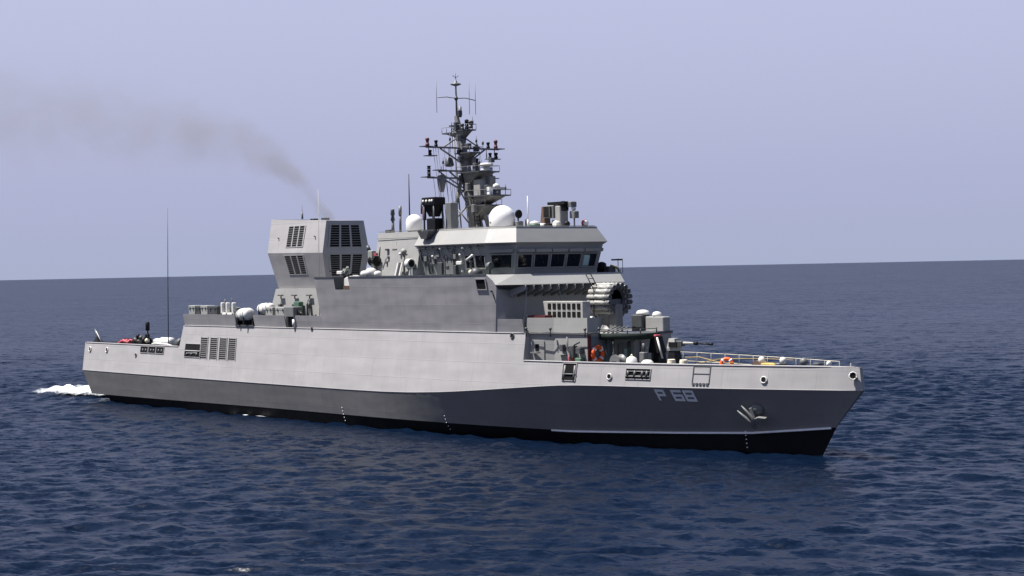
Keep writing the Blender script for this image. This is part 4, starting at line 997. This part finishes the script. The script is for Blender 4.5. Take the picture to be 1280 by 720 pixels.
# ------------------------------------------------------------------ stern fittings that belong to the ship
m = MB(); m.rings([[(-38.9, -3.9, 4.8), (-38.1, -3.9, 4.8), (-38.1, -3.4, 4.8), (-38.9, -3.4, 4.8)], [(-38.75, -3.7, 5.2), (-38.5, -3.7, 5.2), (-38.5, -3.5, 5.2), (-38.75, -3.5, 5.2)]], 'black')
m.cyl((-38.6, -3.6, 5.1), (-39.1, -3.6, 5.85), .05, 'mid', n=6); m.cyl((-38.0, -3.6, 4.8), (-38.9, -3.6, 5.7), .03, 'white', n=6); m.cyl((-38.6, -3.6, 3.75), (-38.6, -3.6, 4.9), .1, 'black'); m.build('ensign_staff', ship)
m = MB(); m.cyl((-30.2, -3.5, 3.75), (-30.2, -3.5, 6.0), .05, 'black'); m.lathe([(.1, 0), (.17, .05), (.17, .65), (.1, .72)], (-30.2, -3.5, 5.85), 'black', 12); m.build('stern_light_post', ship)
m = MB(); m.lathe([(.5, -.8), (.55, -.7), (.3, -.65), (.3, .65), (.55, .7), (.5, .8)], (-31.3, -3.4, 4.85), 'black', 18, 'X'); m.bbox(-32.2, -30.3, -3.9, -2.9, 3.75, 4.7, 'dark')
for k in range(7): m.ball((-32.3+.33*k, -3.5+.1*(k % 3), 5.05+.22*(k % 2)+.1*(k % 3)), .2, ('dark', 'black', 'cream', 'dark')[k % 4], 8)
m.build('towed_sonar_winch', ship)
# deck machinery hiding behind the aft bulwark
m = MB(); m.cyl((-25.6, -3.3, 4.9), (-25.0, -3.3, 4.9), .42, 'dark', n=16); m.bbox(-25.7, -24.9, -3.7, -2.9, 3.75, 4.7, 'dark'); m.build('hose_reel', ship)
# foredeck rails (port and starboard) and fittings
def rails(pts, h=.95, posts=True, name='guard_rail', mat='mid', wire='cream'):
    m = MB()
    for (x0, y0, z0), (x1, y1, z1) in zip(pts, pts[1:]):
        for k in (.5, 1.0): m.cyl((x0, y0, z0+h*k), (x1, y1, z1+h*k), .018, wire, n=5)
    for x_, y_, z_ in pts: m.cyl((x_, y_, z_), (x_, y_, z_+h), .026, mat, n=6)
    return m.build(name, ship)
rails([(x_, hull_y(x_, 4.0)-.1, 3.95) for x_ in [20.5+i*1.35 for i in range(13)]], 1.05)
rails([(x_, hull_y(x_, 4.7)-.12, 4.8) for x_ in [-38.5+i*1.7 for i in range(10)]], .4)
m = MB(); m.lathe([(.42, 0), (.42, .5), (.30, .55), (.26, .95), (.36, 1.0), (.36, 1.12), (.05, 1.15)], (33.0, .2, 3.72), 'dark', 16); m.bbox(31.0, 32.4, -.5, .6, 3.72, 4.7, 'deck'); m.lathe([(.4, -.3), (.42, -.2), (.28, -.18), (.28, .18), (.42, .2), (.4, .3)], (31.5, .3, 4.55), 'brown', 14, 'Y'); m.build('anchor_windlass', ship)
for x_, y_ in ((29.9, 1.2), (34.2, -.4)):
    m = MB()
    for dx in (0, .5): m.lathe([(.14, 0), (.12, .6), (.17, .65), (.17, .75), (.03, .78)], (x_+dx, y_, 3.72), 'dark', 12)
    m.box(x_-.25, x_+.75, y_-.2, y_+.2, 3.72, 3.82, 'dark'); m.build('bollard', ship)
for x_, y_, z1, mt in ((31.7, .2, 5.02, 'white'), (33.4, 0, 5.05, 'white')):
    m = MB(); m.cyl((x_, y_, 3.72), (x_, y_, z1-.2), .06, 'mid'); m.lathe([(.08, -.25), (.17, -.2), (.19, 0), (.12, .12), (.02, .14)], (x_, y_, z1), mt, 12); m.build('mushroom_vent', ship)
m = MB(); m.cyl((34.85, .0, 3.72), (34.85, 0, 4.8), .07, 'mid'); m.ball((34.85, 0, 4.97), .22, 'mid', 12); m.build('ball_float_vent', ship)
m = MB(); m.bbox(35.6, 36.0, -.2, .2, 3.72, 4.95, 'dark'); m.build('foredeck_locker', ship)
m = MB(); m.lathe([(.03, -.02), (.16, 0), (.16, .12), (.03, .14)], (36.5, 0, 4.9), 'white', 12, 'X'); m.cyl((36.5, 0, 3.72), (36.5, 0, 4.9), .05, 'dark'); m.build('foredeck_lamp', ship)
m = MB(); m.cyl((38.0, 0, 3.72), (38.0, 0, 5.0), .03, 'mid', n=6); m.build('jackstaff', ship)
m = MB(); m.tube([(26.3, -.2, 5.0), (27.4, -.2, 5.05), (28.6, 0, 4.80), (30.0, .1, 4.75)], .02, 'yellow', 6); m.tube([(26.4, .6, 4.6), (28.0, .8, 4.9), (29.4, 1.0, 4.95), (31.2, 1.2, 4.98), (33.6, .6, 5.0)], .016, 'yellow', 6); m.build('safety_line', ship)

# ------------------------------------------------------------------ things carried on board
def lifebuoy(loc, rot, label):
    m = MB(); n = 28
    rs = []
    m.tube([(.30*math.cos(t), .30*math.sin(t), 0) for t in [2*math.pi*i/n for i in range(n)]], .105, 'orange', 10, True)
    o = m.build('lifebuoy'); o.location = loc; o.rotation_euler = rot
    tag(o, label, 'lifebuoy', 'orange lifebuoys on the ship')
    for k in range(4):
        t = R(45+90*k); m = MB(); c = Vector((.30*math.cos(t), .30*math.sin(t), 0)); a = Vector((-math.sin(t), math.cos(t), 0)); rr_ = Vector((math.cos(t), math.sin(t), 0))
        rs = []
        for s_ in (-.045, .045): rs.append([c+a*s_+(.115)*(math.cos(q_)*rr_+math.sin(q_)*Vector((0, 0, 1))) for q_ in [2*math.pi*i/12 for i in range(12)]])
        m.rings(rs, 'number', smooth=True); m.build('reflective_band', o)
    return o
o = lifebuoy((21.84, -2.80, 5.20), (0, R(90), 0), 'orange ring lifebuoy hung on the blue grey deckhouse front below the rocket launcher'); o.scale = (1.25,)*3
lifebuoy((29.3, .0, 4.68), (R(80), 0, R(35)), 'orange ring lifebuoy standing among the foredeck rails, nearer the bow')

def canister(loc, rz, L, rad, label, tilt=0.):
    root = empty('life_raft', loc); root.rotation_euler = (0, tilt, rz); tag(root, label, 'life raft', 'white life raft canisters')
    h = L/2
    m = MB(); m.lathe([(.02, -h), (rad*.6, -h+.02), (rad*.9, -h+.12), (rad, -h+.3), (rad, -.04), (rad*1.04, -.03), (rad*1.04, .03), (rad, .04), (rad, h-.3), (rad*.9, h-.12), (rad*.6, h-.02), (.02, h)], (0, 0, rad+.28), 'white', 22, 'X'); m.build('canister', root)
    m = MB()
    for xx in (-h*.55, h*.55): m.lathe([(rad+.012, -.04), (rad+.012, .04)], (xx, 0, rad+.28), 'mid', 22, 'X')
    m.build('strap', root)
    m = MB()
    for xx in (-h*.55, h*.55): m.box(xx-.06, xx+.06, -rad*.9, rad*.9, 0, .30, 'black'); m.box(xx-.05, xx+.05, -rad*.95, -rad*.8, .2, .6, 'black'); m.box(xx-.05, xx+.05, rad*.8, rad*.95, .2, .6, 'black')
    m.build('cradle', root)
canister((-13.85, -4.40, 6.55), R(-6), 1.75, .46, 'white life raft canister lying lower, in the dark gap of the bulwark', R(-3))
canister((-12.35, -3.55, 6.98), R(8), 1.45, .42, 'white life raft canister resting higher just behind the one in the bulwark gap', R(-3))
# the dark launching cradle in the bulwark gap
m = MB(); m.box(-14.95, -12.5, -4.62, -4.5, 6.42, 6.55, 'dark')
for k in range(6): m.box(-14.9+.44*k, -14.75+.44*k, -4.6, -3.6, 6.42, 6.9, 'black')
m.box(-14.9, -12.5, -3.7, -3.55, 6.42, 7.1, 'black'); m.build('raft_cradle', ship)

def crate(name, x0, x1, y0, y1, z0, h, mat, label, cat, group=None, lid=True):
    root = empty(name, ((x0+x1)/2, (y0+y1)/2, z0)); tag(root, label, cat, group)
    a, b_ = (x1-x0)/2, (y1-y0)/2
    m = MB(); m.bbox(-a, a, -b_, b_, 0, h*.86, mat, .03); m.build('body', root)
    m = MB(); m.bbox(-a-.02, a+.02, -b_-.02, b_+.02, h*.862, h, mat, .03); m.build('lid', root)
    m = MB()
    for xx in (-a*.5, a*.5): m.box(xx-.05, xx+.05, -b_-.05, -b_-.022, h*.78, h*.92, 'dark')
    m.build('latch', root); return root
G1 = 'lockers along the raised aft deck'
yk = (-4.25, -3.6)
crate('deck_locker', -22.3, -21.35, *yk, 6.39, 1.53, 'sage', 'pale green deck locker at the aft end of the raised deck', 'locker', G1)
crate('deck_locker', -21.25, -20.6, *yk, 6.39, 1.50, 'dark', 'narrow dark grey deck locker between the pale green one and the pale grey one', 'locker', G1)
crate('deck_locker', -20.5, -19.5, *yk, 6.39, 1.53, 'upper', 'pale grey deck locker with a dark locker on either side on the raised aft deck', 'locker', G1)
crate('deck_locker', -19.4, -18.1, *yk, 6.39, 1.50, 'dark', 'wide dark grey deck locker just aft of the white frame', 'locker', G1)
crate('deck_locker', -11.4, -10.45, *yk, 6.39, 1.45, 'upper', 'pale grey deck locker just forward of the white life raft canisters', 'locker', G1)
crate('deck_locker', -10.1, -8.75, *yk, 6.39, 1.45, 'upper', 'wider pale grey deck locker beside the covered davit winch below the funnel', 'locker', G1)
m = MB(); m.bbox(-17.6, -15.2, -.4, .5, 0, .42, 'black'); o = None
root = empty('rescue_gear_frame', (-16.95, -3.95, 6.39)); tag(root, 'white square frame with dark gear inside standing on the raised aft deck', 'frame')
m = MB()
for xx in (-.8, -.1, .75): m.bbox(xx-.12, xx+.12, -.15, .15, 0, 1.75, 'white')
m.bbox(-.9, .9, -.15, .15, .75, 1.0, 'white'); m.build('frame', root)
m = MB(); m.bbox(-.5, .5, .16, .7, 0, 1.4, 'sage'); m.cyl((-.3, -.1, 1.2), (-.3, -.1, 2.0), .05, 'dark'); m.cyl((.35, .1, 1.4), (.35, .1, 2.1), .03, 'dark'); m.build('gear', root)
root = empty('tarpaulin_heap', (-15.5, -3.9, 6.39)); tag(root, 'low black tarpaulin heap between the white frame and the life rafts', 'tarpaulin')
m = MB(); m.rings([[(-.5+.5*math.cos(t)*1.5+.4, .35*math.sin(t), 0) for t in [2*math.pi*i/12 for i in range(12)]], [(-.1+.65*math.cos(t), .3*math.sin(t), .8+.08*math.sin(3*t)) for t in [2*math.pi*i/12 for i in range(12)]], [(-.1+.3*math.cos(t), .15*math.sin(t), 1.0) for t in [2*math.pi*i/12 for i in range(12)]]], 'canvas', smooth=True); m.build('cover', root)
# davit winch
m = MB(); m.bbox(-8.25, -7.0, -4.75, -4.0, 7.2, 7.88, 'mid'); m.cyl((-7.1, -4.3, 7.6), (-6.3, -4.3, 7.2), .14, 'black'); m.bbox(-8.2, -7.3, -4.45, -4.0, 6.4, 7.2, 'black'); dv = m.build('davit_winch', ship)
m = MB(); m.cyl((-7.15, -4.62, 6.45), (-7.15, -4.62, 7.0), .12, 'white', n=10); m.build('roller', dv)
# dark crane parts abaft the funnel house
m = MB(); m.cyl((-14.4, -1.0, 6.4), (-14.4, -1.0, 7.6), .25, 'dark'); m.cyl((-14.8, -1, 7.4), (-13.2, -1, 8.9), .16, 'black'); m.tube([(-15.6, -1.2, 7.2), (-14.9, -1.2, 7.7), (-14.0, -1.2, 7.9), (-13.4, -1.0, 8.6)], .18, 'black', 8)
for k in range(6): m.ball((-15.5+.38*k, -1.2, 7.5+.24*k), .24, 'black' if k % 2 else 'dark', 8)
m.cyl((-13.3, -1, 8.7), (-13.3, -1, 9.3), .07, 'black'); m.build('boat_crane', ship)

# aft deck loose things
root = empty('inflatable_bundle', (-33.9, -3.35, 3.76)); tag(root, 'faded red inflatable bundle lashed on the stern deck', 'bundle')
m = MB()
for k in range(5): m.tube([(-.9+.1*k, -.3+.16*k, 1.0+.07*(k % 2)), (-.2, -.25+.15*k, 1.15+.08*((k+1) % 2)), (.8-.05*k, -.3+.15*k, 1.05+.1*(k % 2))], .15, 'pink', 8)
m.build('inflatable_tube', root)
m = MB(); m.box(-.6, .6, -.4, .5, 0, .95, 'dark'); m.build('pallet', root)
m = MB()
for xx in (-.4, .35): m.tube([(xx, -.5, .95), (xx, -.35, 1.25), (xx, .1, 1.42), (xx, .5, 1.2)], .03, 'black', 5)
m.build('lashing', root)
root = empty('torpedo_tube', (-27.4, -3.6, 3.76)); tag(root, 'white cylinder lying on a cradle on the aft deck beside the tall dark whip aerial', 'cylinder')
m = MB(); m.lathe([(.05, -1.5), (.18, -1.45), (.24, -1.2), (.24, -.3), (.34, -.25), (.34, 1.2), (.28, 1.3), (.05, 1.35)], (0, 0, 1.28), 'white', 18, 'X'); m.build('barrel', root)
m = MB()
for xx in (-.9, .7): m.box(xx-.1, xx+.1, -.25, .25, 0, 1.05, 'dark')
m.build('cradle', root)
root = empty('folded_awning', (-27.2, -4.2, 4.76)); tag(root, 'folded white canvas awning draped on the aft bulwark above the mooring openings', 'awning')
m = MB(); m.tube([(-1.1, .05, .10), (-.4, 0, .16), (.4, .02, .12), (1.3, .05, .10), (2.0, .1, .02)], [.07, .11, .09, .08, .05], 'white', 8); m.build('canvas', root)

# foredeck loose things
GR = 'cream coils of rope on the foredeck'
def coil(loc, label, r_=.22):
    m = MB()
    for k in range(5): m.tube([((r_-.012*k)*math.cos(t), (r_-.012*k)*math.sin(t), .06+.075*k) for t in [2*math.pi*i/16 for i in range(16)]], .055, 'cream', 6, True)
    o = m.build('rope_coil'); o.location = loc; tag(o, label, 'rope coil', GR); return o
m = MB(); m.bbox(26.2, 28.0, -1.9, -1.3, 3.73, 4.55, 'dark'); m.build('deck_locker_base', ship)
coil((26.6, -1.6, 4.56), 'cream rope coil on the dark locker by the deck gun, the one nearer the stern'); coil((27.55, -1.6, 4.56), 'cream rope coil on the dark locker by the deck gun, the one nearer the bow')
root = empty('cargo_bag', (24.75, -2.9, 3.75)); tag(root, 'white canvas bag standing on deck between the cable reel and the tarpaulin heap', 'bag')
m = MB(); m.lathe([(.3, 0), (.36, .2), (.34, 1.0), (.28, 1.3), (.1, 1.4)], (0, 0, 0), 'white', 14); m.build('sack', root)
m = MB(); m.tube([(-.1, 0, 1.38), (0, 0, 1.5), (.1, 0, 1.38)], .03, 'cream', 6); m.build('handle', root)
root = empty('tarpaulin_heap', (25.65, -2.55, 3.75)); tag(root, 'low white tarpaulin heap on deck just aft of the cream rope coils', 'tarpaulin')
m = MB(); m.lathe([(.45, 0), (.42, .8), (.34, 1.08), (.2, 1.2), (.02, 1.22)], (0, 0, 0), 'white', 14); m.build('cover', root)
root = empty('reel', (23.5, -2.75, 3.75)); tag(root, 'grey cable reel standing on deck between the orange lifebuoy and the white bag', 'reel')
m = MB(); m.lathe([(.42, -.3), (.42, -.24), (.3, -.22), (.3, .22), (.42, .24), (.42, .3)], (0, 0, 1.05), 'mid', 16, 'Y'); m.build('drum', root)
m = MB(); m.box(-.1, .1, -.4, -.31, 0, 1.1, 'dark'); m.box(-.1, .1, .31, .4, 0, 1.1, 'dark'); m.build('stand', root)
root = empty('yellow_chest', (32.5, .1, 3.73)); tag(root, 'yellow chest on the foredeck between two white mushroom vents', 'chest')
m = MB(); m.bbox(-.5, .5, -.3, .3, 0, .95, 'yellow'); m.build('body', root)
m = MB(); m.bbox(-.52, .52, -.32, .32, .955, 1.1, 'yellow'); m.build('lid', root)
root = empty('stowed_dome', (16.3, -3.2, 6.39)); tag(root, 'white domed cover on the raised deck below the bridge gallery brackets', 'cover')
m = MB(); m.lathe([(.38, 0), (.38, .75), (.34, .9), (.2, 1.02), (.02, 1.05)], (0, 0, 0), 'white', 16); m.build('cover', root)
for i, (x_, y_, s_, lb) in enumerate(((20.55, 2.15, .40, 'larger white rounded cover on the cabinet behind the rocket launcher, nearer the stern'), (21.7, 2.2, .28, 'smaller white rounded cover on the pale box behind the rocket launcher, nearer the bow'))):
    m = MB(); m.lathe([(s_, 0), (s_*1.05, .08), (s_*.85, .22), (s_*.4, .28), (.02, .29)], (0, 0, 0), 'white', 16); o = m.build('canvas_cover'); o.location = (x_, y_, 7.31 if i == 0 else 7.21); tag(o, lb, 'cover', 'white covers behind the launcher')
for i, (x_, s_, lb) in enumerate(((1.75, .28, 'small white ball fender at the aft end of the upper deck edge'), (2.5, .40, 'large white dome fender below the green winch'), (3.25, .26, 'small white ball fender just forward of the green winch'))):
    m = MB(); m.lathe([(s_*.5, 0), (s_*.9, s_*.3), (s_, s_*.7), (s_*.85, s_*1.2), (s_*.4, s_*1.45), (.02, s_*1.5)], (0, 0, 0), 'white', 14); o = m.build('fender'); o.location = (x_, -4.85, 9.87); tag(o, lb, 'fender', 'white fenders by the winch')
root = empty('covered_stores', (-.25, -4.45, 9.06)); tag(root, 'white cloth covered stores heaped in the machine gun bay of the ship side', 'stores')
m = MB(); m.rings([[(-.38, -.38, .25), (.36, -.38, .22), (.36, .38, .22), (-.38, .38, .25)], [(-.34, -.40, .72), (.38, -.40, .86), (.38, .38, .86), (-.34, .38, .72)], [(-.2, -.25, .84), (.3, -.25, .95), (.3, .25, .95), (-.2, .25, .84)]], 'white'); m.build('cover', root)
m = MB()
for k in range(4): m.box(-.42+.21*k, -.26+.21*k, -.42, .3, 0, .26-.04*(k % 2), 'brown')
m.build('shell_case', root)

# anchor in its bolster
root = empty('anchor', tuple(flare_pt(32.55, 2.05, .05))); tag(root, 'grey steel anchor housed against the dark flared bow', 'anchor')
ux = Vector((.90, .36, .0)).normalized(); uz = Vector((.10, -.38, .92)).normalized(); un = Vector((.36, -.88, -.30)).normalized()
def ap(a, b_, c): return ux*a+uz*b_+un*c
m = MB(); n = 18; rs = []
for k in range(5):
    ph_ = R(90*k/4.4); rs.append([ap(.24+.40*math.cos(ph_)*math.cos(t), .44+.36*math.cos(ph_)*math.sin(t), .26*math.sin(ph_)) for t in [2*math.pi*i/n for i in range(n)]])
m.rings(rs, 'mid', smooth=True); m.build('bolster', root)
m = MB(); m.rings([[ap(-.10, .62, .22), ap(.06, .66, .22), ap(.26, -.05, .40), ap(.06, -.12, .40)], [ap(-.10, .62, .32), ap(.06, .66, .32), ap(.26, -.05, .52), ap(.06, -.12, .52)]], 'mid'); m.build('shank', root)
for pts_ in ([(-.82, .46, .22), (-.52, .24, .36), (-.16, -.04, .46), (-.02, -.26, .48), (0, -.56, .44)], [(-.52, .76, .24), (-.26, .50, .36), (.06, .14, .48), (.10, -.14, .52), (.04, -.50, .46)]):
    m = MB(); m.tube([ap(*q_) for q_ in pts_], [.025, .07, .10, .12, .04], 'mid', 8); m.build('fluke', root)
m = MB(); pc = [(-.02, -.62), (.16, -.34), (.40, -.06), (.84, .16), (.42, .20), (.14, .10), (-.02, -.18)]
m.rings([[ap(x_, y_, .36) for x_, y_ in pc], [ap(x_*.9+.02, y_*.9, .54) for x_, y_ in pc]], 'mid'); m.build('crown', root)

# ------------------------------------------------------------------ foam and smoke
N = NT('sea_foam'); tc = N.n('ShaderNodeTexCoord'); P = tc.outputs['Object']; p = N.n('ShaderNodeBsdfPrincipled'); p.inputs['Base Color'].default_value = (.82, .85, .86, 1); p.inputs['Roughness'].default_value = .8
at_ = N.n('ShaderNodeAttribute', attribute_name='foam'); 
nn = N.math('ADD', N.math('MULTIPLY', N.noise(P, .9, 5, .65), .6), N.math('MULTIPLY', N.noise(N.mapping(P, (1, 2.5, 1)), 2.6, 4, .6), .4))
fac = N.mr(N.math('ADD', nn, at_.outputs['Fac']), .90, 1.35, 0, 1)
tr = N.n('ShaderNodeBsdfTransparent'); mx = N.n('ShaderNodeMixShader'); N.l(fac, mx.inputs[0]); N.l(tr.outputs[0], mx.inputs[1]); N.l(p.outputs[0], mx.inputs[2]); N.l(mx.outputs[0], N.out.inputs[0])
MAT['foam'] = N.m
def foam(name, label, gx, gy, maskf, zoff=.05, hump=0.0):
    Xf, Yf = np.meshgrid(gx, gy, indexing='ij'); mk = maskf(Xf, Yf)
    Zf = wave(Xf, Yf, .42*np.ones_like(Xf))+zoff+hump*np.clip(mk, 0, 1)*(1+.5*np.sin(Xf*3.1)*np.sin(Yf*2.3+Xf))
    n1, n2 = Xf.shape; id_ = np.arange(n1*n2).reshape(n1, n2)
    q_ = np.stack([id_[:-1, :-1], id_[1:, :-1], id_[1:, 1:], id_[:-1, 1:]], -1).reshape(-1, 4)
    keep = mk.reshape(-1)[q_].max(1) > .02; q_ = q_[keep]
    me = bpy.data.meshes.new(name); me.from_pydata(np.stack([Xf, Yf, Zf], -1).reshape(-1, 3).tolist(), [], q_.tolist()); 
    a_ = me.attributes.new('foam', 'FLOAT', 'POINT'); a_.data.foreach_set('value', mk.reshape(-1).astype(np.float32))
    me.polygons.foreach_set('use_smooth', np.ones(len(q_), bool)); me.materials.append(MAT['foam']); me.update()
    o = bpy.data.objects.new(name, me); COL.objects.link(o); tag(o, label, 'foam', kind='stuff'); return o
def m1(x_, y_):
    # churned water behind the transom: dense near the stern, breaking up aft
    cx = -1.2+(x_+39)*.22
    core = np.exp(-((y_-cx)/2.0)**2)*np.clip((-37.5-x_)/2.0, 0, 1)*np.clip((x_+53.0)/6, 0, 1)
    spread = np.exp(-((y_-1.5)/4.5)**2)*np.clip((-38-x_)/3.0, 0, 1)*np.clip((x_+64)/14, 0, 1)
    return np.clip(core*.68+spread*.54, 0, 1)
foam('wake_foam', 'white churned foam on the sea behind the stern', np.arange(-66, -36, .3), np.arange(-12, 12, .3), m1, .06, .55)
def m2(x_, y_):
    yh = np.vectorize(lambda a_: bwl(a_))(x_)
    d_ = (-y_)-yh
    on = sum(np.exp(-((x_-c)/w_)**2) for c, w_ in ((-15.6, .9), (-11.2, 1.3), (-13.4, .3)))
    return np.clip(np.exp(-((d_-.25)/.22)**2)*on*.75, 0, 1)
def m3(x_, y_):
    yh = np.vectorize(lambda a_: bwl(a_))(x_); d_ = -y_-yh
    return np.clip(np.exp(-((d_-.15)/.3)**2)*np.clip((x_-33.2)/2, 0, 1)*np.clip((36.8-x_)/.8, 0, 1)*.34, 0, 1)
foam('bow_foam', 'thin broken foam where the bow meets the sea', np.arange(33, 37, .08), np.arange(-1.6, .6, .06), m3, .04)
foam('hull_side_foam', 'small flecks of foam along the waterline of the ship side', np.arange(-34, -8, .12), np.arange(-5.6, -3.6, .1), m2, .05)

# smoke: one volume, thin grey haze drifting aft from the funnel
path = [(-7.6, 13.9, .55), (-10.5, 16.4, .9), (-14.5, 18.7, 1.5), (-19, 20.2, 2.1), (-24, 21.1, 2.9), (-32, 22.4, 3.6), (-43, 23.8, 4.5), (-55, 25.2, 5.3), (-70, 26.8, 6.2), (-86, 27.8, 7.0)]
m = MB(); m.tube([(x_, -1.1, z_) for x_, z_, r_ in path], [r_*1.35 for x_, z_, r_ in path], 'void', 16)
N = NT('exhaust_smoke'); tc = N.n('ShaderNodeTexCoord'); P = tc.outputs['Object']; sp = N.n('ShaderNodeSeparateXYZ'); N.l(P, sp.inputs[0])
nt_ = N.mr(sp.outputs['X'], -7.6, -86, 0, 1)
def curve(vals, lo, hi):
    c = N.n('ShaderNodeValToRGB'); N.l(nt_, c.inputs[0]); el = c.color_ramp.elements
    for i, (x_, v_) in enumerate(vals):
        pos = (x_+7.6)/(-86+7.6); g = (v_-lo)/(hi-lo)
        e_ = el[i] if i < 2 else el.new(pos)
        e_.position = pos; e_.color = (g, g, g, 1)
    return N.math('MULTIPLY_ADD', c.outputs[0], hi-lo, lo)
P_sorted = path
def curve2(vals, lo, hi):
    c = N.n('ShaderNodeValToRGB'); N.l(nt_, c.inputs[0]); el = c.color_ramp.elements
    while len(el) > 1: el.remove(el[-1])
    for i, (x_, v_) in enumerate(vals):
        pos = min(1, max(0, (x_+7.6)/(-86+7.6))); g = (v_-lo)/(hi-lo)
        e_ = el[0] if i == 0 else el.new(pos)
        e_.position = pos; e_.color = (g, g, g, 1)
    return N.math('MULTIPLY_ADD', c.outputs[0], hi-lo, lo)
zc_ = curve2([(x_, z_) for x_, z_, r_ in path], 10, 30); rc_ = curve2([(x_, r_) for x_, z_, r_ in path], 0, 10)
wob = N.noise(P, .30, 5, .65); wis = N.mr(N.noise(N.mapping(P, (.7, 1, 1)), .35, 4, .6), .36, .62, .25, 1.25)
dz = N.math('SUBTRACT', sp.outputs['Z'], zc_); dy = N.math('ADD', sp.outputs['Y'], 1.1)
dd = N.math('DIVIDE', N.math('SQRT', N.math('ADD', N.math('MULTIPLY', dz, dz), N.math('MULTIPLY', dy, dy))), rc_)
dd = N.math('ADD', dd, N.math('MULTIPLY', N.math('SUBTRACT', wob, .5), 2.4))
shape = N.mr(dd, .15, 1.0, 1, 0, True)
den = curve2([(-7.6, .50), (-10.5, .30), (-14.5, .17), (-19, .110), (-24, .085), (-32, .062), (-43, .045), (-55, .036), (-70, .026), (-86, .0)], 0, .6)
vol = N.n('ShaderNodeVolumePrincipled'); vol.inputs['Color'].default_value = (.42, .41, .42, 1)
N.l(N.math('MULTIPLY', N.math('MULTIPLY', shape, wis), den), vol.inputs['Density']); N.l(vol.outputs[0], N.out.inputs['Volume'])
N.m.cycles.volume_step_rate = .12 if hasattr(N.m.cycles, 'volume_step_rate') else None
MAT['smoke'] = N.m; m.mats = ['smoke']
o = m.build('exhaust_smoke'); tag(o, 'thin grey exhaust smoke drifting aft from the funnel top', 'smoke', kind='stuff')
